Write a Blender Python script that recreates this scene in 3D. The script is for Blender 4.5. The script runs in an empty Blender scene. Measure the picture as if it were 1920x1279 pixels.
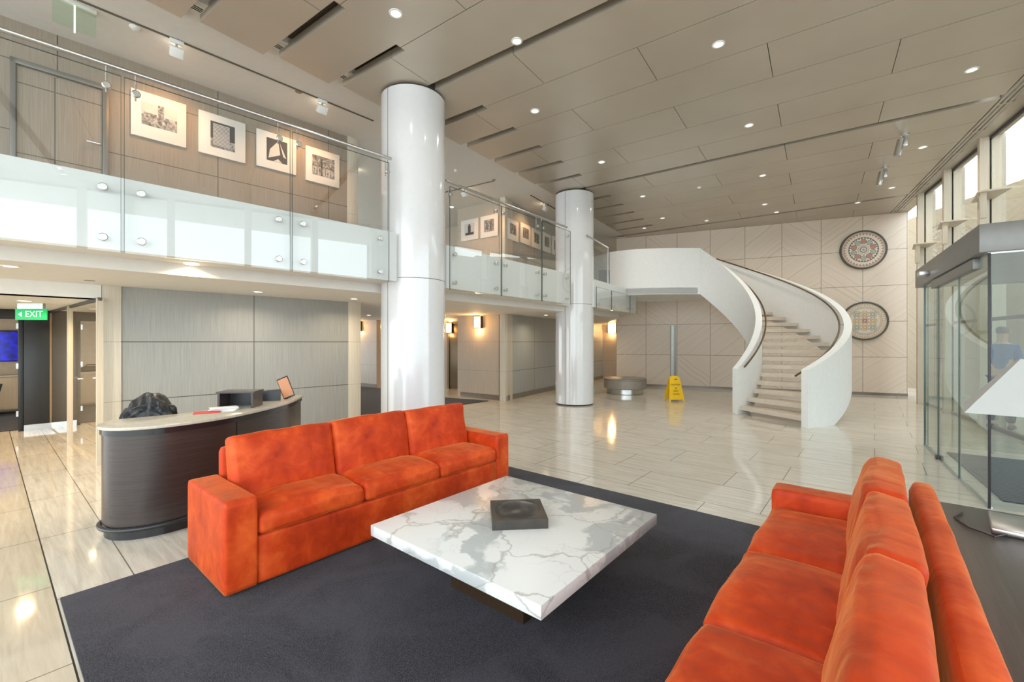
import bpy, bmesh, math, random
from mathutils import Vector, Matrix, noise
R = math.radians
random.seed(7)
SC = bpy.context.scene
COL = SC.collection
F, CX, HY, H = 820.0, 960.0, 641.0, 1.5     # focal length in photo pixels, horizon, eye height

def fl(x, y, z=0.0):                         # point of height z seen at photo pixel (x, y)
    Y = F*(H-z)/(y-HY); return ((x-CX)/F*Y, Y)
def zat(y, Y): return H-(y-HY)*Y/F
def on_line(x, p0, p1):                      # where the sight line of column x meets a plan line
    k = (x-CX)/F; dx, dy = p1[0]-p0[0], p1[1]-p0[1]
    s = (k*p0[1]-p0[0])/(dx-k*dy); return (p0[0]+s*dx, p0[1]+s*dy)
UA = math.atan2(.7698, .6383)
def UV(u, v): return (.6383*u-.7698*v, .7698*u+.6383*v)      # rug / furniture grid
CA = R(35)
def TN(t, n): return (t*math.cos(CA)+n*math.sin(CA), -t*math.sin(CA)+n*math.cos(CA))  # ceiling grid

# ---------------------------------------------------------------- mesh builder
class MB:
    def __init__(s): s.v = []; s.f = []; s.m = []
    def face(s, pts, m=0):
        b = len(s.v); s.v += [tuple(p) for p in pts]; s.f.append(tuple(range(b, b+len(pts)))); s.m.append(m)
    def grid(s, rows, m=0, closed=False, cap=False):
        b = len(s.v); n = len(rows[0])
        for r in rows: s.v += [tuple(p) for p in r]
        for i in range(len(rows)-1):
            for j in range(n if closed else n-1):
                k = (j+1) % n
                s.f.append((b+i*n+j, b+i*n+k, b+(i+1)*n+k, b+(i+1)*n+j)); s.m.append(m)
        if cap:
            s.f.append(tuple(b+j for j in range(n))[::-1]); s.m.append(m)
            s.f.append(tuple(b+(len(rows)-1)*n+j for j in range(n))); s.m.append(m)
        return s
    def box(s, x0, x1, y0, y1, z0, z1, m=0, M=None):
        P = [(x0,y0,z0),(x1,y0,z0),(x1,y1,z0),(x0,y1,z0),(x0,y0,z1),(x1,y0,z1),(x1,y1,z1),(x0,y1,z1)]
        if M is not None: P = [tuple(M @ Vector(p)) for p in P]
        b = len(s.v); s.v += P
        for f in ((0,3,2,1),(4,5,6,7),(0,1,5,4),(1,2,6,5),(2,3,7,6),(3,0,4,7)):
            s.f.append(tuple(b+i for i in f)); s.m.append(m)
        return s
    def prism(s, poly, z0, z1, m=0):
        a = sum(poly[i][0]*poly[(i+1) % len(poly)][1]-poly[(i+1) % len(poly)][0]*poly[i][1] for i in range(len(poly)))
        if a < 0: poly = poly[::-1]
        n = len(poly); b = len(s.v)
        z0l = z0 if isinstance(z0, (list, tuple)) else [z0]*n
        s.v += [(p[0], p[1], z) for p, z in zip(poly, z0l)] + [(p[0], p[1], z1) for p in poly]
        s.f.append(tuple(b+i for i in range(n))[::-1]); s.m.append(m)
        s.f.append(tuple(b+n+i for i in range(n))); s.m.append(m)
        for i in range(n):
            j = (i+1) % n; s.f.append((b+i, b+j, b+n+j, b+n+i)); s.m.append(m)
        return s
    def lathe(s, prof, n=40, c=(0,0), m=0, cap=True):
        rows = [[(c[0]+r*math.cos(2*math.pi*j/n), c[1]+r*math.sin(2*math.pi*j/n), z) for j in range(n)] for r, z in prof]
        return s.grid(rows, m, closed=True, cap=cap)
    def tube(s, path, r, n=10, m=0, cap=True):
        path = [Vector(p) for p in path]; rows = []
        rr = r if isinstance(r, (list, tuple)) else [r]*len(path)
        up = None
        for i, p in enumerate(path):
            t = (path[min(i+1, len(path)-1)]-path[max(i-1, 0)]).normalized()
            if up is None:
                up = Vector((0,0,1)) if abs(t.z) < .9 else Vector((1,0,0))
            a = t.cross(up).normalized(); b = a.cross(t).normalized(); up = b
            rows.append([p+(a*math.cos(2*math.pi*j/n)+b*math.sin(2*math.pi*j/n))*rr[i] for j in range(n)])
        return s.grid(rows, m, closed=True, cap=cap)
    def band(s, path, th, z0, z1, m=0):      # vertical wall of thickness th to the left of a plan path
        def zz(q, i): return q[i] if isinstance(q, (list, tuple)) else q
        o = offset(path, th); rows = []
        for i, (p, q) in enumerate(zip(path, o)):
            a, b = zz(z0, i), zz(z1, i)
            rows.append([(p[0],p[1],a),(q[0],q[1],a),(q[0],q[1],b),(p[0],p[1],b)])
        return s.grid(rows, m, closed=True, cap=True)

def offset(path, d):
    o = []
    for i, p in enumerate(path):
        a = path[max(i-1,0)]; b = path[min(i+1, len(path)-1)]
        t = Vector((b[0]-a[0], b[1]-a[1])).normalized()
        o.append((p[0]-t.y*d, p[1]+t.x*d))
    return o
def smooth_path(pts, k=8):
    out = []
    P = [pts[0]]+list(pts)+[pts[-1]]
    for i in range(1, len(P)-2):
        for j in range(k):
            t = j/k; a, b, c, d = (Vector(P[i+q]) for q in (-1,0,1,2))
            out.append(tuple(.5*((2*b)+(c-a)*t+(2*a-5*b+4*c-d)*t*t+(3*b-a-3*c+d)*t**3)))
    out.append(tuple(pts[-1])); return out

def obj(name, mb, mats, parent=None, loc=(0,0,0), rot=0, smooth=False, bev=0, seg=2, world=False, recalc=True):
    me = bpy.data.meshes.new(name)
    v = mb.v
    if world and parent is not None:
        o = parent.location; q = Matrix.Rotation(-parent.rotation_euler.z, 3, 'Z')
        v = [tuple(q @ (Vector(p)-o)) for p in v]
    me.from_pydata(v, [], mb.f)
    if not isinstance(mats, (list, tuple)): mats = [mats]
    for m in mats: me.materials.append(m)
    for p, i in zip(me.polygons, mb.m): p.material_index = i
    bm = bmesh.new(); bm.from_mesh(me)
    if recalc: bmesh.ops.recalc_face_normals(bm, faces=bm.faces)
    if bev:
        bm.normal_update()
        ed = [e for e in bm.edges if len(e.link_faces) == 2 and e.calc_face_angle(0) > .5]
        bmesh.ops.bevel(bm, geom=ed, offset=bev, segments=seg, affect='EDGES', profile=.5, clamp_overlap=True)
    bm.to_mesh(me); bm.free()
    if smooth or bev:
        for p in me.polygons: p.use_smooth = True
        me.set_sharp_from_angle(angle=R(35))
    ob = bpy.data.objects.new(name, me); COL.objects.link(ob)
    ob.location = loc if len(loc) == 3 else (*loc, 0); ob.rotation_euler.z = rot
    if parent is not None: ob.parent = parent
    return ob
def tag(o, label, cat, group=None, kind=None):
    o['label'] = label; o['category'] = cat
    if group: o['group'] = group
    if kind: o['kind'] = kind
    return o
def thing(name, label, cat, loc=(0,0,0), rot=0, group=None):
    o = bpy.data.objects.new(name, None); COL.objects.link(o); o.empty_display_size = .1
    o.location = loc if len(loc) == 3 else (*loc, 0); o.rotation_euler.z = rot
    return tag(o, label, cat, group)
def struct(name, mb, mats, label=None, **k):
    o = obj(name, mb, mats, **k); o['kind'] = 'structure'
    if label: o['label'] = label
    return o
def dup(root):
    r = root.copy(); COL.objects.link(r)
    for c in list(root.children):
        d = c.copy(); COL.objects.link(d); d.parent = r
        for g in list(c.children):
            e = g.copy(); COL.objects.link(e); e.parent = d
    return r

# ---------------------------------------------------------------- materials
class NT:
    def __init__(s, name):
        s.m = bpy.data.materials.new(name); s.m.use_nodes = True; s.n = s.m.node_tree.nodes; s.l = s.m.node_tree.links
        s.n.clear(); s.out = s.n.new('ShaderNodeOutputMaterial')
    def new(s, t, **k):
        x = s.n.new(t)
        for a, b in k.items(): setattr(x, a, b)
        return x
    def set(s, node, **k):
        for a, b in k.items(): s.inp(node.inputs[a.replace('_', ' ')], b)
        return node
    def inp(s, sock, v):
        if hasattr(v, 'is_linked') or isinstance(v, bpy.types.NodeSocket): s.l.new(v, sock)
        else: sock.default_value = v
    def math(s, op, a, b=0.0, c=None):
        x = s.new('ShaderNodeMath', operation=op); s.inp(x.inputs[0], a); s.inp(x.inputs[1], b)
        if c is not None: s.inp(x.inputs[2], c)
        return x.outputs[0]
    def coord(s, scale=(1,1,1), rot=(0,0,0), loc=(0,0,0)):
        tc = s.new('ShaderNodeTexCoord'); mp = s.new('ShaderNodeMapping')
        mp.inputs['Scale'].default_value = scale; mp.inputs['Rotation'].default_value = rot; mp.inputs['Location'].default_value = loc
        s.l.new(tc.outputs['Object'], mp.inputs['Vector']); return mp.outputs[0]
    def noise(s, vec, scale, detail=4, rough=.55, dist=0):
        x = s.new('ShaderNodeTexNoise'); s.l.new(vec, x.inputs['Vector'])
        x.inputs['Scale'].default_value = scale; x.inputs['Detail'].default_value = detail
        x.inputs['Roughness'].default_value = rough; x.inputs['Distortion'].default_value = dist
        return x.outputs['Fac'] if 'Fac' in x.outputs else x.outputs[0]
    def ramp(s, fac, stops):
        x = s.new('ShaderNodeValToRGB'); s.l.new(fac, x.inputs[0]); e = x.color_ramp.elements
        while len(e) < len(stops): e.new(.5)
        for q, (p, c) in zip(e, stops): q.position = p; q.color = (*c, 1) if len(c) == 3 else c
        return x.outputs[0]
    def mix(s, fac, a, b, blend='MIX'):
        x = s.new('ShaderNodeMix', data_type='RGBA', blend_type=blend)
        for so, v in ((x.inputs[0], fac), (x.inputs[6], a), (x.inputs[7], b)):
            if isinstance(v, tuple) and len(v) == 3: v = (*v, 1)
            s.inp(so, v)
        return x.outputs[2]
    def bsdf(s, color, rough=.5, metal=0, bump=None, bstr=.2, bdist=.01, **k):
        b = s.new('ShaderNodeBsdfPrincipled')
        if isinstance(color, tuple) and len(color) == 3: color = (*color, 1)
        s.inp(b.inputs['Base Color'], color); s.inp(b.inputs['Roughness'], rough); s.inp(b.inputs['Metallic'], metal)
        for a, v in k.items():
            if isinstance(v, tuple) and len(v) == 3: v = (*v, 1)
            s.inp(b.inputs[a.replace('_', ' ')], v)
        if bump is not None:
            bn = s.new('ShaderNodeBump'); bn.inputs['Strength'].default_value = bstr; bn.inputs['Distance'].default_value = bdist
            s.l.new(bump, bn.inputs['Height']); s.l.new(bn.outputs[0], b.inputs['Normal'])
        s.l.new(b.outputs[0], s.out.inputs[0]); return s.m

def plain(name, c, rough=.5, metal=0, var=.06, sc=12, **k):
    t = NT(name); v = t.noise(t.coord(), sc, 3)
    col = t.ramp(v, [(.3, tuple(x*(1-var) for x in c)), (.7, tuple(min(1, x*(1+var)) for x in c))])
    return t.bsdf(col, rough, metal, **k)
def emit(name, c, s, body=(.9,.9,.9)):
    t = NT(name); return t.bsdf(body, .5, Emission_Color=c, Emission_Strength=s)
def joints(t, spec, w):                      # spec: list of (axis, origin, period)
    tc = t.new('ShaderNodeTexCoord'); sp = t.new('ShaderNodeSeparateXYZ'); t.l.new(tc.outputs['Object'], sp.inputs[0])
    res = None
    for ax, o, d in spec:
        q = t.math('LESS_THAN', t.math('PINGPONG', t.math('SUBTRACT', sp.outputs[ax], o), d/2), w)
        res = q if res is None else t.math('MAXIMUM', res, q)
    return res
def panel_mat(name, c1, c2, spec, rough=.45, grain=(70,70,1.2), jc=(.10,.09,.075), w=.006):
    t = NT(name); v = t.noise(t.coord(grain), 1.6, 5, .7); v2 = t.noise(t.coord((6,6,.6)), 1, 2)
    col = t.ramp(v, [(.3, c1), (.7, c2)]); col = t.mix(t.math('MULTIPLY', v2, .25), col, c1)
    if spec: col = t.mix(joints(t, spec, w), col, jc)
    return t.bsdf(col, rough, bump=v, bstr=.25, bdist=.002)

M = {}
M['white'] = plain('white_paint', (.80,.80,.77), .55, var=.02)
M['ceil_white'] = plain('warm_white_ceiling_paint', (.70,.68,.635), .7, var=.02)
M['column'] = plain('glossy_white_column', (.70,.705,.72), .14, var=.015, Coat_Weight=.7, Coat_Roughness=.04)
M['spandrel'] = plain('white_back_painted_panel', (.70,.73,.73), .35, var=.01)
M['stair'] = plain('stair_white_plaster', (.80,.81,.80), .45, var=.02)
M['dark'] = plain('dark_recess', (.035,.031,.024), .8)
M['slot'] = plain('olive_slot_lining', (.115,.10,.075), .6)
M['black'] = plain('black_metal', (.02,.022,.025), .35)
M['steel'] = plain('brushed_steel', (.62,.62,.62), .28, 1, var=.05)
M['chrome'] = plain('polished_chrome', (.8,.8,.8), .08, 1)
M['grey_metal'] = plain('grey_header_metal', (.20,.195,.185), .38, .4, var=.04)
M['bronze'] = plain('bronze', (.13,.09,.05), .4, .7)
M['skirt'] = plain('brown_grey_skirting', (.23,.195,.155), .3, .3)
M['timber_cream'] = panel_mat('cream_travertine', (.60,.54,.44), (.74,.69,.59), [(2,.74,.76)], .4, w=.003, jc=(.4,.36,.3))
M['wall_grey'] = panel_mat('grey_grain_panel', (.28,.285,.27), (.41,.42,.40), [(2,.74,.76),(0,0,1.62)])
M['wall_grey_b'] = panel_mat('taupe_grain_panel', (.25,.205,.16), (.38,.32,.26), [(2,.70,.80),(0,.35,1.62)])
M['block'] = panel_mat('beige_grain_panel', (.44,.37,.29), (.60,.52,.42), [(2,.74,.76)], w=.002)
M['tan'] = plain('tan_paint', (.62,.50,.36), .6)
M['oak'] = panel_mat('oak_cabinet', (.48,.36,.22), (.60,.47,.31), None)
M['desk'] = panel_mat('espresso_veneer', (.030,.021,.019), (.060,.043,.038), None, .26, grain=(1.5,1.5,70))
M['desk_top'] = plain('desk_stone_top', (.55,.50,.42), .22, var=.1, sc=40)
M['desk_edge'] = plain('black_lacquer', (.018,.018,.019), .15)
M['wood_dark'] = panel_mat('dark_console_wood', (.075,.062,.055), (.13,.112,.10), None, .3, grain=(1.5,60,60))
M['tread'] = panel_mat('limestone_tread', (.60,.51,.41), (.72,.63,.52), None, .4, grain=(3,3,3))
M['yellow'] = plain('yellow_plastic', (.90,.56,.01), .35, var=.03)
M['ottoman'] = plain('taupe_leather', (.30,.27,.235), .4)
M['paper'] = plain('white_paper', (.85,.85,.85), .6, var=.02)
M['red'] = plain('red_folder', (.65,.04,.04), .4)
M['bag'] = plain('black_nylon', (.016,.018,.022), .42, sc=8, var=.3)
M['shade'] = plain('lamp_shade_linen', (.47,.48,.465), .7, var=.02)
M['frame_cream'] = panel_mat('cream_mullion', (.56,.48,.37), (.70,.62,.50), None, .5)
M['jacket_blue'] = plain('blue_knit', (.03,.11,.28), .8, sc=30, var=.2)
M['denim'] = plain('navy_trousers', (.03,.04,.07), .8)
M['skin'] = plain('skin', (.55,.33,.23), .5)
M['hair'] = plain('greying_hair', (.11,.085,.07), .7, sc=60, var=.4)
M['leaf'] = plain('green_leaf', (.10,.26,.05), .5, sc=3, var=.5)
M['bark'] = plain('bark', (.12,.08,.05), .8)
M['pave'] = plain('grey_paving', (.45,.44,.42), .7)
M['light_warm'] = emit('warm_lamp_glow', (1,.62,.25,1), 6)
M['light_white'] = emit('white_lamp_glow', (1,.95,.88,1), 1.0)
M['light_hot'] = emit('downlight_glow', (1,.85,.62,1), 9)
M['green'] = emit('exit_green', (.0,.62,.16,1), .38, (.0,.42,.11))
M['teal'] = emit('exit_teal', (.02,.62,.42,1), .8, (.0,.4,.28))
M['exit_white'] = emit('exit_lettering', (.95,1,.95,1), .5)
M['tablet'] = emit('tablet_screen', (.95,.35,.15,1), .2, (.42,.19,.09))
M['ink'] = plain('black_ink', (.02,.02,.02), .5)

def glass(name, tint, k=1.0, rough=0.0):
    t = NT(name)
    fr = t.new('ShaderNodeFresnel'); fr.inputs[0].default_value = 1.5
    nz = t.noise(t.coord(), .7, 1)
    ge = t.new('ShaderNodeNewGeometry'); front = t.math('SUBTRACT', 1.0, ge.outputs['Backfacing'])
    fac = t.math('ADD', t.math('MULTIPLY', fr.outputs[0], 1.6*k), t.math('MULTIPLY', nz, .005)); fac = t.math('MULTIPLY', t.math('MINIMUM', fac, 1.0), front)
    tr = t.new('ShaderNodeBsdfTransparent'); t.inp(tr.inputs[0], t.mix(front, (1,1,1), tint))
    gl = t.new('ShaderNodeBsdfGlossy'); gl.inputs['Roughness'].default_value = rough; gl.inputs[0].default_value = (1,1,1,1)
    mx = t.new('ShaderNodeMixShader'); t.l.new(fac, mx.inputs[0]); t.l.new(tr.outputs[0], mx.inputs[1]); t.l.new(gl.outputs[0], mx.inputs[2])
    t.l.new(mx.outputs[0], t.out.inputs[0]); return t.m
M['glass'] = glass('clear_glass', (.93,.96,.95))
M['glass_vest'] = glass('vestibule_glass', (.74,.81,.78), .55)
M['glass_rail'] = glass('balustrade_glass', (.965,.98,.975), 1.25)
M['glass_edge'] = plain('glass_edge_green', (.05,.085,.08), .15)

# sky-lit ceiling metal
t = NT('champagne_ceiling_panel'); nz = t.noise(t.coord(), 1.2, 2); n2 = t.noise(t.coord((30,30,30)), 3, 2)
c = t.ramp(nz, [(.3,(.50,.445,.37)),(.7,(.54,.485,.405))])
M['ceiling'] = t.bsdf(c, .33, .35, bump=n2, bstr=.02)

# velvet
t = NT('orange_velvet'); co = t.coord((1,1,.55))
a = t.noise(co, 2.2, 4, .55, .7); b = t.noise(t.coord(), 9, 4, .55, .6)
f = t.math('ADD', t.math('MULTIPLY', a, .62), t.math('MULTIPLY', b, .38))
c = t.ramp(f, [(.33,(.34,.022,.003)),(.5,(.56,.050,.006)),(.67,(.78,.118,.020))])
fine = t.math('ADD', t.math('MULTIPLY', t.noise(t.coord((1,1,1)), 260, 2), .03), t.noise(t.coord((1,1,.7)), 11, 3, .5, .6))
M['velvet'] = t.bsdf(c, .55, bump=fine, bstr=.35, bdist=.012, Sheen_Weight=.6, Sheen_Roughness=.3, Sheen_Tint=(1,.46,.16,1), Specular_IOR_Level=.25)

# marble
t = NT('veined_marble'); co = t.coord((1,1,1), (0,0,.6), (3.1,1.7,0))
ns = t.new('ShaderNodeTexNoise'); t.l.new(co, ns.inputs['Vector']); ns.inputs['Scale'].default_value = 2.6; ns.inputs['Detail'].default_value = 6
vm = t.new('ShaderNodeVectorMath', operation='MULTIPLY_ADD'); t.l.new(ns.outputs['Color'], vm.inputs[0]); vm.inputs[1].default_value = (.55,.55,.55); t.l.new(co, vm.inputs[2])
def vein(scale, w, rnd=1):
    vo = t.new('ShaderNodeTexVoronoi', feature='DISTANCE_TO_EDGE'); t.l.new(vm.outputs[0], vo.inputs['Vector']); vo.inputs['Scale'].default_value = scale
    return t.ramp(vo.outputs['Distance'], [(0,(1,1,1)),(w,(0,0,0))])
v1 = vein(1.9, .022); v2 = vein(5.5, .03)
patch = t.ramp(t.noise(vm.outputs[0], 1.5, 3, .5, 1.5), [(.51,(0,0,0)),(.57,(1,1,1))])
gate = t.ramp(t.noise(co, 1.8, 3), [(.42,(0,0,0)),(.6,(1,1,1))])
c = t.mix(t.math('MULTIPLY', patch, .9), (.74,.74,.725), (.43,.45,.455))
c = t.mix(t.math('MULTIPLY', v1, .75), c, (.33,.32,.28))
c = t.mix(t.math('MULTIPLY', t.math('MULTIPLY', v2, gate), .5), c, (.45,.43,.37))
M['marble'] = t.bsdf(c, .30)

# carpet (rug) and hall carpet
def carpet(name, c1, c2, stripe=None):
    t = NT(name); a = t.noise(t.coord(), 1.9, 4, .6, .8); f = t.noise(t.coord(), 230, 2, .8)
    c = t.ramp(a, [(.42, c1), (.60, c2)])
    c = t.mix(t.ramp(f, [(.4,(0,0,0)),(.62,(1,1,1))]), c, tuple(x*1.9+.004 for x in c2))
    if stripe: c = t.mix(joints(t, [stripe[:3]], stripe[3]), c, stripe[4])
    return t.bsdf(c, .95, bump=f, bstr=.5, bdist=.004, Sheen_Weight=.1, Specular_IOR_Level=.1)
M['rug'] = carpet('charcoal_carpet', (.008,.008,.0105), (.036,.035,.044))
M['hall_carpet'] = carpet('dark_brown_carpet', (.016,.013,.014), (.028,.023,.024))
M['mat'] = carpet('ribbed_entrance_mat', (.03,.04,.045), (.05,.06,.065), (1, 0, .06, .012, (.01,.012,.014)))

# polished travertine floors
def floor_mat(name, bw, bh, off, c1, c2, shift=(0,0)):
    t = NT(name)
    co = t.coord((1,1,1), (0,0,-(UA+math.pi/2)), (shift[0], shift[1], 0))
    br = t.new('ShaderNodeTexBrick'); t.l.new(co, br.inputs['Vector'])
    br.offset = off; br.inputs['Scale'].default_value = 1; br.inputs['Brick Width'].default_value = bw; br.inputs['Row Height'].default_value = bh
    br.inputs['Mortar Size'].default_value = .0032; br.inputs['Mortar Smooth'].default_value = 0
    br.inputs['Color1'].default_value = (0,0,0,1); br.inputs['Color2'].default_value = (1,1,1,1); br.inputs['Mortar'].default_value = (0,0,0,1)
    mp = t.new('ShaderNodeMapping'); mp.inputs['Scale'].default_value = (1.0,13,1); t.l.new(co, mp.inputs['Vector'])
    s = t.noise(mp.outputs[0], 2.0, 6, .65, .6)
    streak = t.ramp(s, [(.32, c1), (.66, c2)])
    big = t.noise(co, .8, 2)
    c = t.mix(t.math('MULTIPLY', br.outputs['Color'], .30), streak, tuple(x*.80 for x in c2))
    c = t.mix(t.math('MULTIPLY', big, .18), c, c1)
    c = t.mix(br.outputs['Fac'], c, (.17,.145,.11))
    return t.bsdf(c, t.ramp(s, [(.3,(.05,)*3),(.7,(.10,)*3)]), Specular_IOR_Level=.75)
M['floor'] = floor_mat('polished_travertine', 1.22, .615, .37, (.53,.475,.39), (.76,.715,.63))
M['floor_l'] = floor_mat('large_travertine', 1.0, .92, .0, (.52,.44,.33), (.66,.59,.47), (.12,.0))  # left slabs: warmth of the lamp light is mixed into the stone colour

# sandstone with diagonal bedding, turned tile by tile
def sandstone(name, c1, c2, c3, tile=.985, tz=1.0, z0=.07, amp=1.0, jw=.006):
    t = NT(name); tc = t.new('ShaderNodeTexCoord'); sp = t.new('ShaderNodeSeparateXYZ'); t.l.new(tc.outputs['Object'], sp.inputs[0])
    ix = t.math('FLOOR', t.math('DIVIDE', sp.outputs[0], tile)); iz = t.math('FLOOR', t.math('DIVIDE', t.math('SUBTRACT', sp.outputs[2], z0), tz))
    cb = t.new('ShaderNodeCombineXYZ'); t.l.new(ix, cb.inputs[0]); t.l.new(iz, cb.inputs[1])
    wn = t.new('ShaderNodeTexWhiteNoise', noise_dimensions='3D'); t.l.new(cb.outputs[0], wn.inputs['Vector'])
    ang = t.math('MULTIPLY', t.math('ROUND', t.math('SUBTRACT', t.math('MULTIPLY', wn.outputs['Value'], 2.4), .4)), 1.0)
    sgn = t.math('SUBTRACT', t.math('MULTIPLY', t.math('LESS_THAN', wn.outputs['Value'], .38), 2.0), 1.0)
    lx = t.math('SUBTRACT', sp.outputs[0], t.math('MULTIPLY', ix, tile))
    d = t.math('ADD', t.math('MULTIPLY', sp.outputs[2], .8), t.math('MULTIPLY', t.math('MULTIPLY', lx, sgn), .62))
    off = t.math('MULTIPLY', wn.outputs['Value'], 17.0)
    wob = t.noise(t.coord(), 1.4, 2)
    q = t.math('ADD', t.math('ADD', d, off), t.math('MULTIPLY', wob, .16))
    c1d = t.new('ShaderNodeCombineXYZ'); t.l.new(t.math('MULTIPLY', q, 15.0), c1d.inputs[0])
    n = t.noise(c1d.outputs[0], 1.0, 4, .62)
    c = t.ramp(n, [(.30, c1), (.46, c2), (.70, c3)])
    c = t.mix(t.math('MULTIPLY', wn.outputs['Value'], .25), c, c2)
    j = t.math('MAXIMUM', t.math('LESS_THAN', t.math('PINGPONG', sp.outputs[0], tile/2), jw), t.math('LESS_THAN', t.math('PINGPONG', t.math('SUBTRACT', sp.outputs[2], z0), tz/2), jw))
    c = t.mix(j, c, (.24,.19,.15))
    return t.bsdf(c, .42, bump=t.math('SUBTRACT', 1.0, j), bstr=.3, bdist=.004)
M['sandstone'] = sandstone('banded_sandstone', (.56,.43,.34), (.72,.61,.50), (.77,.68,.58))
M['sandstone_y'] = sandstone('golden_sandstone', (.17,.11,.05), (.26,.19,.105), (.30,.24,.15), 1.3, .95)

# ---------------------------------------------------------------- key plan lines
ZC, ZM, ZW = 5.07, 2.95, 5.15          # lobby ceiling, mezzanine floor, mezzanine ceiling
ZG = 2.21                               # ceiling under the mezzanine
E1 = [(-7.2,.23), (-4.04,3.451), (-1.589,5.95)]
E2 = [(-1.007,6.71), (.10,8.12), (1.281,9.55)]
E3 = [(1.94,10.37), (2.80,11.62), (3.60,12.74)]
W0, W1 = (-7.9,2.62), (-2.92,7.78)      # wall behind the desk and its upper storey
B0, B1 = (-.16,11.1), (-9.1,17.54)      # face of the lift-lobby block
G0, G1 = (-.16,11.1), (3.95,18.3)       # long grey wall going away
K0, K1 = (3.61,15.13), (10.86,11.99)    # sandstone back wall
C1, C2 = Vector((-1.457,6.46)), Vector((1.517,10.63))
def along(a, b, s): return (a[0]+(b[0]-a[0])*s, a[1]+(b[1]-a[1])*s)
def dist(a, b): return math.hypot(a[0]-b[0], a[1]-b[1])
def ang(a, b): return math.atan2(b[1]-a[1], b[0]-a[0])

def wall(name, a, b, z0, z1, mat, th=.12, label=None, side=1):
    mb = MB(); L = dist(a, b); mb.box(0, L, 0 if side > 0 else -th, th if side > 0 else 0, z0, z1)
    return struct(name, mb, mat, label, loc=(*a, 0), rot=ang(a, b))

# ---------------------------------------------------------------- floor
mb = MB()
bl = [UV(.27, -9), UV(.27, 16)]
mb.prism([UV(.27,-9), UV(26,-9), UV(26,16), UV(.27,16)], -.15, 0, 0)
mb.prism([UV(-9,-9), UV(.262,-9), UV(.262,16), UV(-9,16)], -.15, 0, 1)
mb.prism([UV(.262,-9), UV(.27,-9), UV(.27,16), UV(.262,16)], -.15, -.004, 2)
struct('floor', mb, [M['floor'], M['floor_l'], M['dark']], 'polished cream travertine lobby floor with long staggered slabs')
mb = MB(); mb.prism([(-.6,11.08), (-3.45,7.75), (-9.5,12.6), (-8.6,17.1), (-3.0,13.1), (-1.74,11.67)], 0, .012)
tag(obj('hall_carpet', mb, M['hall_carpet']), 'dark brown carpet on the lift lobby floor behind the columns', 'carpet')

# ---------------------------------------------------------------- lobby ceiling
def lerp(tab, n):
    if n <= tab[0][0]: return tab[0][1]
    for (a, p), (b, q) in zip(tab, tab[1:]):
        if n <= b: return p+(q-p)*(n-a)/(b-a)
    return tab[-1][1]
TL = [(-4,-6.6),(1.5,-5.76),(2.99,-5.567),(4.25,-5.40),(6.14,-5.28),(8.5,-5.25),(13.4,-5.33),(18,-5.4)]
def tW(n): return 2.34-.11*(n-11.06)
def tD(n): return 2.25-.085*(n-8.88)
DN = .82; N0 = 4.39
mb = MB(); slots = MB()
for k in range(-9, 15):
    a, b = N0+k*DN, N0+(k+1)*DN
    la = k % 6 == 0; lb = (k+1) % 6 == 0
    ga, gb = (.065 if la else .005), (.065 if lb else .005)
    tl = lerp(TL, (a+b)/2); te = -4.15
    js = [-3.1+2.6*i+(1.3 if k % 2 else 0) for i in range(-1, 3)]
    def ends(n): return tD(n)-.02
    cuts = [tl]+[j for j in js if tl+.5 < j < 1.6]+[None]
    for i in range(len(cuts)-1):
        t0 = cuts[i]+(0 if i == 0 else .004); t1 = cuts[i+1]
        qa, qb = a+ga, b-gb
        def P(t, n): return TN(t, n)
        if t1 is None: pr = [P(ends(qb), qb), P(ends(qa), qa)]
        else: pr = [P(t1-.004, qb), P(t1-.004, qa)]
        if i == 0:    # notched left end
            na, nb = a+.07, b-.07
            poly = [P(t0, na), P(te, na), P(te, qa)] + pr[::-1] + [P(te, qb), P(te, nb), P(t0, nb)]
            if (t1 is not None and t1 < te): poly = [P(t0, na)]+[P(t1-.004, na), P(t1-.004, nb)]+[P(t0, nb)]
        elif t0 < te:
            na, nb = a+.07, b-.07
            poly = [P(t0, na), P(te, na), P(te, qa)] + pr[::-1] + [P(te, qb), P(te, nb), P(t0, nb)]
        else: poly = [P(t0, qa)]+pr[::-1]+[P(t0, qb)]
        mb.prism(poly, ZC, ZC+.11)
# plenum above the slots, closing the ceiling
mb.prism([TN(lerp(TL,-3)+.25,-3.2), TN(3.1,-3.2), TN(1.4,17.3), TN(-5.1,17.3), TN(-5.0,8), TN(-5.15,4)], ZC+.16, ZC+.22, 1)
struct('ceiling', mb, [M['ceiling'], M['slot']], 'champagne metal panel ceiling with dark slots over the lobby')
# window-side soffit and its triple air slot
mb = MB()
ns = [-3.2+i*20.4/12 for i in range(13)]
for w0, w1 in ((0,.035),(.065,.10),(.13,.165),(.195,None)):
    for i in range(12):
        a, b = ns[i], ns[i+1]
        f1 = (lambda n: tD(n)+w1) if w1 else (lambda n: tW(n)+.25)
        mb.prism([TN(tD(a)+w0,a), TN(f1(a),a), TN(f1(b),b), TN(tD(b)+w0,b)], ZC, ZC+.05)
for i in range(0, 20):
    n = 16.6-i*1.0
    mb.prism([TN(tD(n),n), TN(tD(n)+.195,n), TN(tD(n)+.195,n+.03), TN(tD(n),n+.03)], ZC+.001, ZC+.05)
for i in range(12):
    a, b = ns[i], ns[i+1]
    mb.prism([TN(tD(a)-.03,a), TN(tD(a)+.22,a), TN(tD(b)+.22,b), TN(tD(b)-.03,b)], ZC+.13, ZC+.15, 1)
struct('trim_1', mb, [M['ceiling'], M['dark']], 'soffit strip with triple air slot along the windows')

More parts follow.
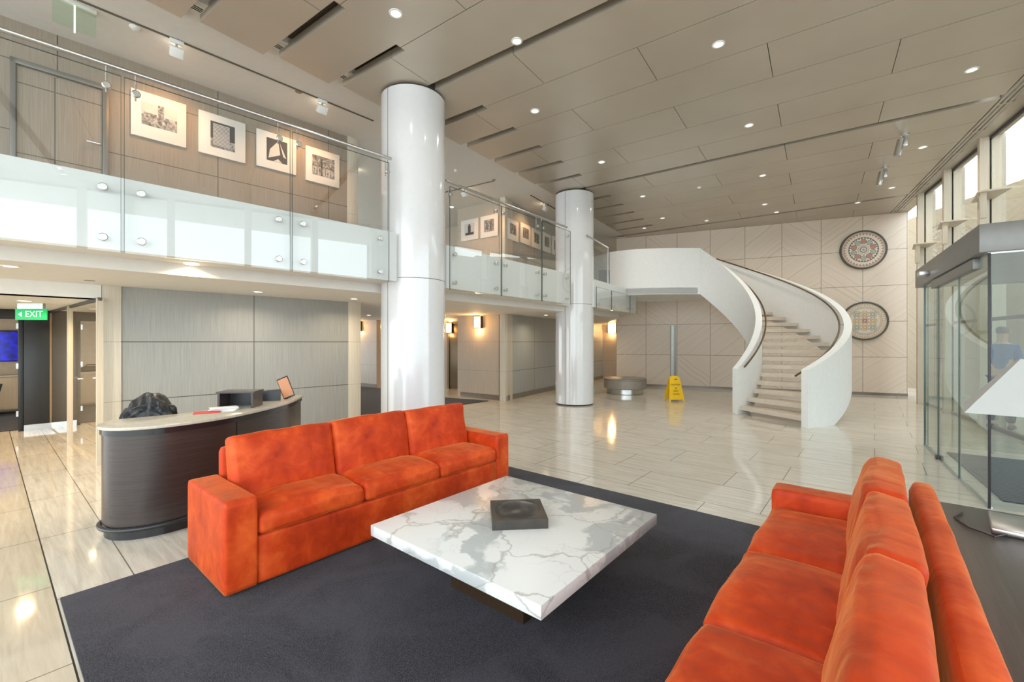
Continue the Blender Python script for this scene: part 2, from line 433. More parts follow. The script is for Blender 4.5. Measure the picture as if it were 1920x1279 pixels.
# mezzanine ceiling (white) with track recess
mb = MB()
edge = [TN(lerp(TL,n)+.27, n) for n in (-3.2,1.5,4.25,6.14,8.5,13.4,17.4)]
mb.prism(edge+[(5.0,20.5), (-11,20.5), (-12,0)], ZW, ZW+.15)
struct('ceiling', mb, M['ceil_white'], 'white painted ceiling over the mezzanine')

# ---------------------------------------------------------------- mezzanine slab, bulkheads, lower ceiling
full = E1+E2+E3
inner = offset(E1,.03)+offset(E2,.03)+[(1.00,9.78),(1.66,10.60)]+offset(E3,.03)
mb = MB(); mb.prism(inner+[(3.66,15.1), (4.2,18.6), (-9.8,18.6), (-12,3)], 2.335, ZM)
struct('trim_2', mb, M['ceil_white'], 'mezzanine floor slab over the reception side')
inn = offset(E1,.50)+offset(E2,.50)+offset(E3,.50)
mb = MB(); mb.prism(inn+[(3.40,15.2), (3.9,18.5), (-9.7,18.5), (-11.9,3)], ZG, 2.36)
struct('ceiling', mb, M['ceil_white'], 'white lower ceiling under the mezzanine')
for i, E in enumerate((E1+[(-1.575,5.965)], E2, E3)):
    mb = MB(); mb.band(E, .03, 2.327, 2.985)
    struct('trim_%d' % (3+i), mb, M['spandrel'], ['white glossy mezzanine edge panel left of the first column','white glossy mezzanine edge panel between the columns','white glossy mezzanine edge panel by the stair bridge'][i])

# ---------------------------------------------------------------- balustrade glass
def xsplit(E): return E[-2][0]/E[-2][1]*F+CX
def eat(E, x):
    if len(E) > 2 and x <= xsplit(E): return on_line(x, E[0], E[1])
    return on_line(x, E[-2], E[-1])
def glass_run(E, xs, root, zt=3.88, up=.045, zb=2.30):
    pts = [eat(E, x) for x in xs]
    for i in range(len(pts)-1):
        a, b = pts[i], pts[i+1]; L = dist(a, b); q = root.location
        g = MB(); g.box(.012, L-.012, -up-.012, -up, 0, zt-zb)
        r = obj('glass_panel', g, M['glass_rail'], root, loc=(a[0]-q.x, a[1]-q.y, zb-q.z), rot=ang(a,b))
        e = MB()
        for xx in (.010, L-.013): e.box(xx, xx+.003, -up-.0125, -up+.0005, 0, zt-zb)
        e.box(.012, L-.012, -up-.0125, -up+.0005, zt-zb, zt-zb+.004)
        obj('edge', e, M['glass_edge'], r)
        for xx in ((.13, L-.13) if L > .35 else (L-.06,)):
            for z in ((2.42-zb, 2.86-zb) if zt > 3 else (2.42-zb,)):
                d = MB(); rows = []
                for rr, y in ((.028,-up-.026),(.034,-up-.020),(.034,-up-.012),(.015,-up-.012),(.015,0)):
                    rows.append([(xx+rr*math.cos(k*math.pi/9), y, z+rr*math.sin(k*math.pi/9)) for k in range(18)])
                d.grid(rows, 0, closed=True, cap=True); obj('standoff', d, M['steel'], r, smooth=True)
    return pts
bal1 = thing('glass_balustrade', 'clear glass balustrade with steel handrail along the mezzanine left of the first column', 'balustrade', (*E1[1],2.3))
bal2 = thing('glass_balustrade', 'clear glass balustrade with steel handrail between the two white columns', 'balustrade', (*E2[0],2.3))
bal3 = thing('glass_balustrade', 'low clear glass edging at the mezzanine corner by the stair bridge', 'balustrade', (*E3[0],2.3))
glass_run(E1, [-420,-90,229,543,727], bal1)
glass_run(E2, [838,936,1012,1066], bal2)
p3 = glass_run(E3, [1114,1143,1178,1191], bal3, zt=2.80)
# taller glass beside the bridge
a, b = p3[0], p3[1]
r = thing('glass_screen', 'smoky glass guard between second column and stair bridge', 'glass panel', (*a, ZM), ang(a, b))
g = MB(); g.box(0, dist(a,b)-.02, .03, .042, .04, .92); obj('pane', g, M['glass'], r)
g = MB(); g.tube([(-.3,.04,1.02),(dist(a,b),.04,.95)], .022); obj('rail', g, M['steel'], r, smooth=True)
g = MB(); g.box(dist(a,b)-.04, dist(a,b)-.01, .02, .055, 0, .96); obj('post', g, M['steel'], r)

def rail_run(E, xa, xb, posts, root, zc=3.97):
    a, b = eat(E, xa), eat(E, xb)
    mid = [p for p in E if a[0]+.05 < p[0] < b[0]-.05]
    m2 = MB(); m2.tube([Vector((p[0],p[1],zc)) for p in [a]+mid+[b]], .021, 12)
    rl = obj('handrail', m2, M['steel'], root, smooth=True, world=True)
    for x in posts:
        p = eat(E, x); m2 = MB(); q = Vector((p[0], p[1], 0))
        th_ = ang(E[0],E[1]) if (len(E) > 2 and x <= xsplit(E)) else ang(E[-2],E[-1])
        nrm = Vector((math.sin(th_), -math.cos(th_), 0)); tg = Vector((math.cos(th_), math.sin(th_), 0))
        m2.tube([q+Vector((0,0,3.72)), q+Vector((0,0,zc))], .007, 8)
        c = q+nrm*.06+Vector((0,0,3.76)); rows = []
        for rr, y in ((.026,.012),(.033,.006),(.033,-.006),(.012,-.006),(.012,-.06)):
            rows.append([c+nrm*y+tg*(rr*math.cos(k*math.pi/9))+Vector((0,0,rr*math.sin(k*math.pi/9))) for k in range(18)])
        m2.grid(rows, 0, closed=True, cap=True)
        br = obj('bracket', m2, M['steel'], root, smooth=True, world=True); br.parent = rl
rail_run(E1, -420, 733, [199,254,521,557,723], bal1)
rail_run(E2, 836, 1063, [841,926,939,1005,1015,1060], bal2)

# ---------------------------------------------------------------- columns
def column(c, label, seam_x):
    r = thing('column', label, 'column', (c.x, c.y, 0)); rad = .462
    prof_l = [(rad-.025,0),(rad-.025,.035)]
    m2 = MB(); m2.lathe([(rad-.02,0),(rad-.02,.04)], 64); obj('base_ring', m2, M['dark'], r, smooth=True)
    m2 = MB(); m2.lathe([(rad,.03),(rad,2.382)], 96); obj('lower_casing', m2, M['column'], r, smooth=True)
    m2 = MB(); m2.lathe([(rad,2.390),(rad,ZC-.03)], 96); obj('upper_casing', m2, M['column'], r, smooth=True)
    m2 = MB(); m2.lathe([(rad-.006,2.38),(rad-.006,2.392)], 64); obj('joint_ring', m2, M['dark'], r, smooth=True)
    m2 = MB(); m2.lathe([(rad-.02,ZC-.04),(rad-.02,ZC+.1)], 64); obj('top_ring', m2, M['dark'], r, smooth=True)
    k = (seam_x-CX)/F; d = Vector((k,1)).normalized(); b = -c.dot(d); s = -b-math.sqrt(max(0, b*b-(c.dot(c)-rad*rad)))
    p = d*s-c; a = math.atan2(p.y, p.x); m2 = MB()
    for aa in (a, a+math.pi):
        m2.box(rad-.01, rad+.0015, -.0035, .0035, .03, ZC-.03, 0, Matrix.Rotation(aa, 4, 'Z'))
    obj('seam', m2, M['dark'], r)
column(C1, 'nearer glossy white round column behind the far orange sofa', 727)
column(C2, 'farther glossy white round column beside the round ottoman', 1059.5)

# ---------------------------------------------------------------- walls under and on the mezzanine
def wx(x): return on_line(x, W0, W1)
wall('wall_left', wx(208), wx(660), 0, ZG+.1, M['wall_grey'], .15, 'grey grained panel wall behind the reception desk')
wall('wall_left', W0, wx(652), ZM-.02, ZW+.02, M['wall_grey_b'], .15, 'taupe grained panel wall of the mezzanine with framed photographs')
Lw = dist(W0, W1)
def strip(name, xa, xb, z0, z1, mat, proud, back, label):
    a, b = wx(xa), wx(xb); m2 = MB(); m2.box(0, dist(a,b), -proud, back, z0, z1)
    return struct(name, m2, mat, label, loc=(*a,0), rot=ang(a,b), bev=.003)
strip('trim_6', 191, 227, 0, ZG, M['timber_cream'], .03, .30, 'cream stone pier left of the reception wall')
strip('trim_7', 653, 675, 0, ZG, M['timber_cream'], .03, .30, 'cream stone pier right of the reception wall')
strip('trim_8', 651, 670, ZM-.02, ZW, M['timber_cream'], .03, .30, 'cream pier at the end of the mezzanine picture wall')
a, b = wx(-260), wx(190); m2 = MB(); m2.box(0, dist(a,b), -.02, .25, 2.04, ZG+.02)
struct('trim_9', m2, M['white'], 'white bulkhead over the corridor opening', loc=(*a,0), rot=ang(a,b))
m2 = MB(); m2.prism([wx(-300), wx(186), (-8.2,8.0), (-11.5,6.2)], 2.04, 2.10)
struct('ceiling', m2, M['ceil_white'], 'low corridor ceiling by the EXIT sign')

# lift lobby block
def bx_(x): return on_line(x, B0, B1)
pb = bx_(864); pc = bx_(706)
wall('wall_far', pb, B0, 0, ZW+.02, M['block'], .3, 'beige grained wall block with a lit wall lamp')
wall('wall_far', B1, pc, 0, ZW+.02, M['block'], .3, 'beige grained wall in the lift lobby')
vB = Vector((B1[0]-B0[0], B1[1]-B0[1])).normalized(); nB = Vector((-vB.y, vB.x))
if nB.y < 0: nB = -nB
ra = (pb[0]+nB.x*1.3, pb[1]+nB.y*1.3); rb = (pc[0]+nB.x*1.3, pc[1]+nB.y*1.3)
wall('wall_far', rb, ra, 0, ZW+.02, M['block'], .1, 'recessed wall of the lift lobby')
wall('wall_side', pb, ra, 0, ZW, M['block'], .12, 'side of the beige wall block', side=1)
wall('wall_side', G0, G1, 0, ZW+.02, M['wall_grey'], .2, 'long grey grained panel wall running past the second column')
m2 = MB(); m2.box(-.10, .035, -.035, .12, 0, ZW)
struct('trim_10', m2, M['timber_cream'], 'cream corner pier of the wall block', loc=(*G0,0), rot=ang(G0,G1), bev=.004)
m2 = MB(); m2.box(0, dist(G0,G1), -.02, .0, 0, .13)
struct('baseboard_side', m2, M['skirt'], 'brown skirting along the long grey wall', loc=(*G0,0), rot=ang(G0,G1))
m2 = MB(); m2.box(0, dist(pb,B0)+.04, -.02, 0, 0, .13)
struct('baseboard_far', m2, M['skirt'], 'brown skirting along the beige wall block', loc=(*pb,0), rot=ang(pb,B0))
m2 = MB(); m2.box(0, dist(B1,pc), -.02, 0, 0, .13)
struct('baseboard_lobby', m2, M['skirt'], 'brown skirting in the lift lobby', loc=(*B1,0), rot=ang(B1,pc))
# closing wall behind grey wall and back wall gap
wall('wall_end', (3.4,18.0), (7.5,16.2), 0, ZW, M['block'], .2, 'far beige wall glimpsed beside the sandstone wall')
# mirrored doors of the recess
a, b = along(rb, ra, .55), along(rb, ra, .97)
r = thing('lift_door', 'dark reflective lift doors in the recess beside the first column', 'door', (*a,0), ang(a,b)); L = dist(a,b)
m2 = MB(); m2.box(0, L/2-.005, -.04, 0, .02, 2.05); obj('door_leaf', m2, M['bronze'], r, bev=.004)
m2 = MB(); m2.box(L/2+.005, L, -.04, 0, .02, 2.05); obj('door_leaf', m2, M['bronze'], r, bev=.004)
m2 = MB(); m2.box(-.08,0,-.06,0,0,2.15).box(L,L+.08,-.06,0,0,2.15).box(-.08,L+.08,-.06,0,2.07,2.15); obj('door_frame', m2, M['bronze'], r)

# corridor at far left : glass partition, end wall, doorway, back room
PV0, PV1 = UV(.85,7.42), UV(.80,11.05)
PV0 = (-5.02,5.33); PV1 = (-8.03,7.62)
r = thing('glass_partition', 'frosted-look glass partition reflecting the corridor left of the pier', 'partition', (*PV0,0), ang(PV0,PV1)); L = dist(PV0,PV1)
for s0, s1 in ((.0,.50),(.54,.985)):
    m2 = MB(); m2.box(L*s0+.02, L*s1, -.006, .006, .02, 2.0); obj('pane', m2, M['glass'], r)
for s, w in ((.50,.13),(.0,.05)):
    m2 = MB(); m2.box(L*s, L*s+w, -.03, .03, 0, 2.03); obj('post', m2, M['frame_cream'], r)
m2 = MB(); m2.box(0, L, -.02, .02, 2.0, 2.04); obj('head_rail', m2, M['black'], r)
m2 = MB(); m2.tube([(L*.18,.05,1.02),(L*.18,.09,1.02),(L*.25,.09,1.02)], .012); obj('handle', m2, M['steel'], r, smooth=True)
# wall seen behind the partition
off_p = .75; q0 = (PV0[0]+.6383*off_p+.0, PV0[1]+.7698*off_p+.0); q1 = (PV1[0]+.6383*off_p, PV1[1]+.7698*off_p)
wall('wall_corridor', q1, (q0[0]-.3,q0[1]+.25), 0, 2.1, M['tan'], .08, 'tan wall behind the glass partition', side=1)
PLW = [(-5.75,6.35),(-6.95,7.25)]
Ed = (.6383,.7698)
e0 = (PV1[0]-Ed[0]*.02, PV1[1]-Ed[1]*.02)
dl = (e0[0]-Ed[0]*.32, e0[1]-Ed[1]*.32); dr_ = (e0[0]-Ed[0]*2.4, e0[1]-Ed[1]*2.4)
wall('wall_corridor', (e0[0]+Ed[0]*1.2, e0[1]+Ed[1]*1.2), e0, 0, 2.1, M['tan'], .1, 'tan end wall right of the black door frame', side=-1)
r = thing('door_1', 'black metal door frame at the end of the corridor', 'door frame', (*dr_,0), ang(dr_,e0)); r['kind'] = 'structure'
L = dist(dr_,e0)
m2 = MB(); m2.box(L-.30, L, -.06, .12, 0, 2.04).box(L-.36,L-.30,-.03,.12,0,2.0); obj('jamb', m2, M['black'], r, bev=.006)
m2 = MB(); m2.box(0, L-.30, -.06, .12, 1.88, 2.04); obj('head', m2, M['black'], r, bev=.006)
m2 = MB()
for z in (.25,1.05,1.72): m2.box(L-.385,L-.36,-.03,.0,z,z+.09)
obj('hinge', m2, M['steel'], r)
m2 = MB(); m2.box(L-.30, L+.30, -.075, -.06, .0, .10)
obj('kick_plate', m2, M['steel'], r)
# back room
bk = 3.2; vv = (-.7698,.6383)
def E_(s, d): return (e0[0]+Ed[0]*s+vv[0]*d, e0[1]+Ed[1]*s+vv[1]*d)
m2 = MB(); m2.prism([E_(-4.9,.15),E_(.38,.15),E_(.38,bk-.05),E_(-4.9,bk-.05)], 0, .01)
tag(obj('room_carpet', m2, M['hall_carpet']), 'dark brown carpet in the room beyond the black door frame', 'carpet')
wall('wall_room', E_(-5,bk), E_(.5,bk), 0, 2.3, M['tan'], .1, 'tan wall behind the blue screen')
wall('wall_room', E_(.5,bk), E_(.5,0), 0, 2.3, M['tan'], .1, 'tan side wall of the room with the blue screen')
m2 = MB(); m2.prism([E_(-5,0),E_(.6,0),E_(.6,bk+.1),E_(-5,bk+.1)], 2.12, 2.2)
struct('ceiling', m2, M['ceil_white'], 'ceiling of the room with the blue screen')
# television
BW0, BW1 = E_(-5,bk), E_(.5,bk)
tr_ = on_line(53, BW0, BW1); tl_ = on_line(-55, BW0, BW1)
Yt = tr_[1]
r = thing('television', 'wall mounted screen showing a deep blue picture in the back room', 'television', (*tl_, zat(677,Yt)), ang(BW0,BW1)); L = dist(tl_,tr_)
m2 = MB(); m2.box(0, L, -.09, -.02, 0, .66); obj('casing', m2, M['black'], r, bev=.006)
t = NT('blue_screen_picture'); vo = t.new('ShaderNodeTexVoronoi'); t.l.new(t.coord((6,1,6)), vo.inputs['Vector']); vo.inputs['Scale'].default_value = 1.2
n_ = t.noise(t.coord(), 14, 3); cc = t.ramp(t.math('MULTIPLY', vo.outputs['Distance'], n_), [(.1,(.01,.012,.16)),(.45,(.02,.02,.75))])
M['blue'] = t.bsdf((.0,.0,.05), .2, Emission_Color=cc, Emission_Strength=1.0)
m2 = MB(); m2.box(.02, L-.02, -.094, -.09, .02, .64); obj('screen', m2, M['blue'], r)
# cabinet
cab = on_line(-40, E_(-5,bk-.1), E_(.5,bk-.1)); cr = on_line(58, E_(-5,bk-.55), E_(.5,bk-.55))
r = thing('cabinet', 'light oak cabinet below the blue screen in the back room', 'cabinet', (*E_(-2.6,bk-.06),0), UA)
m2 = MB(); m2.box(0,2.85,-.5,0,.10,.78); obj('body', m2, M['oak'], r, bev=.004)
m2 = MB(); m2.box(-.01,2.86,-.52,.0,.78,.81); obj('top', m2, M['timber_cream'], r, bev=.004)
for i in range(3):
    m2 = MB(); m2.box(.02+i*.95,.93+i*.95,-.515,-.5,.12,.76); d_ = obj('door', m2, M['oak'], r, bev=.003)
    for z in (.62,.32):
        m2 = MB(); m2.lathe([(.018,0),(.02,.012),(.012,.02)], 14); kk = obj('knob', m2, M['black'], d_, smooth=True); kk.rotation_euler.x = R(90); kk.location = (.10+i*.95,-.515,z)
# black bag on the cabinet, folded trolley on the floor
bp = E_(-1.25,bk-.3); m2 = MB()
m2.tube([(0,0,.05),(.12,.02,.07),(.26,0,.06),(.42,0,.03)], [.03,.075,.08,.02], 10); m2.tube([(.02,0,.08),(.1,-.02,.17),(.24,0,.17),(.30,0,.08)], .012, 6)
tag(obj('camera_bag', m2, M['bag'], loc=(*bp,.80), rot=UA, smooth=True), 'small black bag with a strap lying on the oak cabinet', 'bag')
bp = E_(-.62,bk-.75); r = thing('folding_stand', 'black folded stand leaning in a V in front of the oak cabinet', 'stand', (*bp,0), .3)
for s in (-1,1):
    m2 = MB(); m2.tube([(0,0,.14),(s*.13,0,.66)], .024, 8); obj('leg', m2, M['black'], r, smooth=True)
m2 = MB(); m2.box(-.09,.09,-.04,.04,0,.16); obj('base', m2, M['oak'], r, bev=.01)

# ---------------------------------------------------------------- text helper
def text_mesh(s, size, font_bold=False):
    cu = bpy.data.curves.new('txt', 'FONT'); cu.body = s; cu.size = size; cu.align_x = 'CENTER'; cu.align_y = 'CENTER'; cu.extrude = .001
    o = bpy.data.objects.new('txt', cu); COL.objects.link(o)
    bpy.context.view_layer.update()
    dg = bpy.context.evaluated_depsgraph_get(); me = bpy.data.meshes.new_from_object(o.evaluated_get(dg))
    bpy.data.objects.remove(o); bpy.data.curves.remove(cu); return me
def text_obj(name, s, size, mat, parent, loc, rx=90, rz=0):
    me = text_mesh(s, size); me.materials.clear(); me.materials.append(mat)
    o = bpy.data.objects.new(name, me); COL.objects.link(o); o.parent = parent; o.location = loc; o.rotation_euler = (R(rx), 0, R(rz)); return o
# EXIT sign
Ys = 6.15; Xs = (59-CX)/F*Ys; zs = zat(589.5, Ys)
r = thing('exit_sign', 'lit green EXIT sign with an arrow hanging in the corridor', 'exit sign', (Xs,Ys,zs))
m2 = MB(); m2.box(-.222,.222,-.008,.008,-.078,.078); obj('plate', m2, M['green'], r, bev=.003)
text_obj('lettering', 'EXIT', .122, M['exit_white'], r, (.045,-.0105,0))
m2 = MB(); m2.prism([(-.175,0),(-.125,.036),(-.125,-.036)], 0, .003); o = obj('arrow', m2, M['exit_white'], r); o.rotation_euler.x = R(90); o.location = (0,-.009,0)
m2 = MB(); m2.box(-.18,.18,-.02,.02,.078,2.04-zs); obj('hanger', m2, M['steel'], r)

# ---------------------------------------------------------------- mezzanine door, handle
a, b = wx(19), wx(203); Ld = dist(a,b)
r = thing('door_2', 'grey grained door in the mezzanine wall at far left', 'door', (*a,ZM), ang(a,b)); r['kind'] = 'structure'
m2 = MB(); m2.box(.05,Ld-.06,-.02,.0,.0,1.68); obj('door_leaf', m2, M['wall_grey_b'], r)
m2 = MB(); m2.box(-.0,.045,-.05,.0,0,1.76).box(Ld-.055,Ld,-.05,0,0,1.76).box(0,Ld,-.05,0,1.70,1.76); obj('door_frame', m2, M['grey_metal'], r, bev=.004)
hx = dist(a, wx(187)); hz = zat(273, wx(187)[1])-ZM
m2 = MB(); m2.tube([(hx,-.02,hz),(hx,-.07,hz),(hx-.12,-.07,hz)], .011, 10); m2.lathe([(.0,0)]*2, 4)
obj('door_handle', m2, M['chrome'], r, smooth=True)

# ---------------------------------------------------------------- framed photographs
def photo_mat(seed, kind):
    t = NT('photo_print_%d' % seed); co = t.coord((1,1,1), (0,0,0), (seed*3.1, 0, seed))
    n = t.noise(co, 16, 5, .7, 1.0); c = t.ramp(n, [(.34,(.03,.032,.035)),(.5,(.22,.22,.22)),(.68,(.62,.61,.58))])
    return t.bsdf(c, .75)
def picture(a, b, z0, z1, inner, seed, label, group, scene):
    L = dist(a,b); r = thing('framed_photograph', label, 'picture', (*a, z0), ang(a,b), group)
    h = z1-z0; x0, x1, y0, y1 = inner
    m2 = MB(); m2.box(0,L,-.035,-.002,0,h); obj('mount', m2, M['mount'], r, bev=.003)
    m2 = MB(); X0, X1, Z0, Z1 = L*x0, L*x1, h*y0, h*y1
    w, hh = X1-X0, Z1-Z0
    def q(u0,u1,v0,v1,m,lift=.0): m2.box(X0+w*u0, X0+w*u1, -.039-lift, -.035, Z0+hh*v0, Z0+hh*v1, m)
    q(0,1,0,1,1)
    if scene == 'city':
        q(0,1,.45,1,2,.001); q(.45,.62,.3,1.0,0,.002); q(.05,.42,.35,.55,1,.002); q(.66,1,.3,.52,1,.002)
    elif scene == 'tower':
        q(0,1,.35,1,3,.0005); q(.1,.78,.1,.92,2,.001)
        for k in range(15): q(.1,.78,.12+k*.053,.14+k*.053,3,.002)
    elif scene == 'sail':
        q(0,1,0,1,3,.0005); P = [(.08,.1),(.15,.5),(.55,.95),(.65,.35),(.95,.2),(.5,.4)]
        m2.face([(X0+w*u, -.0405, Z0+hh*v) for u, v in P[:4]], 2); m2.face([(X0+w*u, -.0405, Z0+hh*v) for u, v in ((.62,.9),(.95,.25),(.8,.3))], 2)
        m2.face([(X0+w*u, -.0405, Z0+hh*v) for u, v in ((.3,0),(.55,.15),(.75,.0))], 2)
    elif scene == 'deck':
        q(.38,.44,.0,.85,3,.001); q(0,1,.45,.48,3,.001)
        for k in range(8): q(.02+k*.12,.05+k*.12,.05,.4,2,.001)
    elif scene == 'spire':
        q(0,1,0,1,2,.0005); q(.35,.65,.15,.8,3,.001); q(.42,.58,.8,.95,3,.001); q(.1,.95,.0,.22,3,.001)
    else:
        for k in range(5): q(.05+k*.19,.17+k*.19,.15+.09*((k*seed) % 3),.7+.08*((k+seed) % 3),(3 if (k+seed) % 2 else 0),.001)
    obj('print', m2, [photo_mat(seed, scene), photo_mat(seed+20, scene), M['photo_light'], M['photo_dark']], r)
M['mount'] = plain('cream_mount', (.80,.77,.72), .85, var=.01)
M['photo_light'] = plain('photo_light_tone', (.62,.60,.57), .75)
M['photo_dark'] = plain('photo_dark_tone', (.05,.052,.055), .75)
G_ = 'framed photographs on the mezzanine wall'
for i, (xa, xb, ya, yb, yc, yd, inner, sc, lb) in enumerate([
    (245,348.5,166,198,254,277,(.18,.82,.28,.78),'city','largest framed photograph, of a city with a round tower, leftmost on the mezzanine wall'),
    (371.5,459,206,234,286,307,(.24,.76,.20,.82),'tower','framed photograph of a striped tower, second from the left on the mezzanine wall'),
    (480,554,242,264,309,331,(.24,.76,.22,.84),'sail','framed photograph of dark sail shapes, third from the left on the mezzanine wall'),
    (572,635,273,293,338,354,(.18,.84,.22,.80),'deck','framed photograph of a busy structure, nearest the mezzanine pier')]):
    a, b = wx(xa), wx(xb); z1 = (zat(ya,a[1])+zat(yb,b[1]))/2; z0 = (zat(yc,a[1])+zat(yd,b[1]))/2
    picture(a, b, z0, z1, inner, i+1, lb, G_, sc)
for i, (xa, xb, y1, y0, sc, lb) in enumerate([(866,898,412,451,'spire','small framed photograph of a lone tower, left one on the lit timber wall'),
        (902.5,935,404,445,'blocks','small framed photograph of city blocks, right one on the lit timber wall')]):
    a, b = on_line(xa,B0,B1), on_line(xb,B0,B1); Y = (a[1]+b[1])/2
    picture(a, b, zat(y0,Y), zat(y1,Y), (.22,.78,.25,.8), i+5, lb, G_, sc)
for i, (xa, xb, y1, y0, lb) in enumerate([(949.5,970,413,451,'first of five small framed photographs on the receding grey wall, nearest the cream corner'),
        (974,993,421,458,'second of five small framed photographs on the receding grey wall'),
        (996,1012,431,466,'middle one of five small framed photographs on the receding grey wall'),
        (1016,1031,438,473,'fourth of five small framed photographs on the receding grey wall'),
        (1034,1047,445,479,'fifth small framed photograph on the receding grey wall, nearest the second column')]):
    a, b = on_line(xa,G0,G1), on_line(xb,G0,G1); Y = (a[1]+b[1])/2
    picture(a, b, zat(y0,Y), zat(y1,Y), (.22,.78,.28,.8), i+8, lb, G_, 'blocks')

# ---------------------------------------------------------------- sandstone back wall
Lk = dist(K0,K1)
m2 = MB(); m2.box(0, Lk, 0, .35, .07, ZC+.05)
struct('wall_back', m2, M['sandstone'], 'tall wall of banded cream sandstone tiles behind the stair', loc=(*K0,0), rot=ang(K0,K1))
m2 = MB(); m2.box(0, Lk, .012, .34, 0, .07)
struct('baseboard_back', m2, M['skirt'], 'brown recessed skirting of the sandstone wall', loc=(*K0,0), rot=ang(K0,K1))
kd = ang(K0,K1)
def disc(cx, cy, label, style):
    p = on_line(cx, K0, K1); z = zat(cy, p[1]); rad = .545
    r = thing('mosaic_disc', label, 'wall ornament', (p[0], p[1], z), kd, 'round mosaics on the sandstone wall')
    def ring(r0, r1, y, n=72):
        rows = [[(rr*math.cos(2*math.pi*j/n), yy, rr*math.sin(2*math.pi*j/n)) for j in range(n)] for rr, yy in ((r0,y),(r1,y))]
        return rows
    m3 = MB(); n = 72
    rows = [[(rr*math.cos(2*math.pi*j/n), yy, rr*math.sin(2*math.pi*j/n)) for j in range(n)] for rr, yy in ((rad,0),(rad,-.07),(rad-.02,-.085),(rad-.045,-.08),(rad-.05,-.06))]
    m3.grid(rows, 0, closed=True); obj('rim', m3, M['rim'], r, smooth=True)
    m3 = MB(); R0 = rad-.045
    def poly(pts, m, y): m3.face([(a_, y, b_) for a_, b_ in pts], m)
    def circ(cx_, cz_, rr, m, y, k=36): poly([(cx_+rr*math.cos(2*math.pi*j/k), cz_+rr*math.sin(2*math.pi*j/k)) for j in range(k)], m, y)
    # colours: 0 cream 1 rose 2 sage 3 dark 4 ochre
    circ(0,0,R0,0,-.062,72); circ(0,0,R0*.96,3,-.063,72); circ(0,0,R0*.945,0,-.064,72)
    if style == 0:
        for k in range(36):
            a0 = 2*math.pi*k/36; w = math.pi/36
            poly([(R0*.93*math.cos(a0-w),R0*.93*math.sin(a0-w)),(R0*.80*math.cos(a0),R0*.80*math.sin(a0)),(R0*.93*math.cos(a0+w),R0*.93*math.sin(a0+w))][::-1], 1, -.065)
        circ(0,0,R0*.70,3,-.0655,72)
        star = []
        for k in range(60):
            rr = R0*(.68 if k % 2 else .60); star.append((rr*math.cos(2*math.pi*k/60), rr*math.sin(2*math.pi*k/60)))
        poly(star, 0, -.066)
        for k in range(5):
            a0 = math.pi/2+2*math.pi*k/5
            for da, m_, s in ((0,1,.15),(math.pi/5,2,.14)):
                c_ = (R0*.46*math.cos(a0+da), R0*.46*math.sin(a0+da)); pts = []
                for j in range(12):
                    rr = R0*s*(1 if j % 2 else .8); pts.append((c_[0]+rr*math.cos(a0+math.pi*j/6), c_[1]+rr*math.sin(a0+math.pi*j/6)))
                poly([(c_[0]+(x_-c_[0])*1.14, c_[1]+(z_-c_[1])*1.14) for x_, z_ in pts], 3, -.0665); poly(pts, m_, -.067)
        for rr, m_ in ((.26,3),(.24,0),(.18,3),(.15,2),(.10,0),(.06,1)): circ(0,0,R0*rr,m_,-.068-.26*.004+.001*(.3-rr)*-1)
    else:
        for k in range(48):
            a0 = 2*math.pi*k/48; w = math.pi/80
            poly([(R0*.92*math.cos(a0-w),R0*.92*math.sin(a0-w)),(R0*.84*math.cos(a0-w),R0*.84*math.sin(a0-w)),(R0*.84*math.cos(a0+w),R0*.84*math.sin(a0+w)),(R0*.92*math.cos(a0+w),R0*.92*math.sin(a0+w))], 4, -.065)
        for rr, m_ in ((.80,3),(.785,0),(.76,2),(.74,0),(.72,1),(.705,0)): circ(0,0,R0*rr,m_,-.0652-(.8-rr)*.004,72)
        for i in (-1,0,1):
            for j in (-1,0,1):
                c_ = (i*R0*.36, j*R0*.36); m_ = 1 if (i == 0 and j == 0) else (4 if (i*j == 0) else 2); s = R0*.155
                circ(c_[0],c_[1],s*1.25,3,-.0668); circ(c_[0],c_[1],s*1.15,0,-.0671)
                pts = []
                for q in range(8):
                    rr = s*(1.12 if q % 2 else .82); a0 = math.pi*q/4; pts.append((c_[0]+rr*math.cos(a0), c_[1]+rr*math.sin(a0)))
                poly(pts, m_, -.0674); circ(c_[0],c_[1],s*.25,0,-.0677,12)
    obj('mosaic', m3, [M['tes0'],M['tes1'],M['tes2'],M['tes3'],M['tes4']], r, recalc=False)
M['rim'] = plain('dark_stone_rim', (.10,.09,.075), .5)
for i, c in enumerate([(.80,.72,.60),(.52,.26,.19),(.45,.46,.37),(.15,.13,.11),(.68,.47,.26)]):
    t = NT('tesserae_%d' % i); vo = t.new('ShaderNodeTexVoronoi'); t.l.new(t.coord(), vo.inputs['Vector']); vo.inputs['Scale'].default_value = 42
    M['tes%d' % i] = t.bsdf(t.mix(t.math('MULTIPLY', vo.outputs['Distance'], .6), c, tuple(x*.6 for x in c)), .5)
disc(1617.5, 469, 'upper round mosaic with rose flower motifs on the sandstone wall', 0)
disc(1620, 602, 'lower round mosaic with a grid of squares, partly behind the stair', 1)

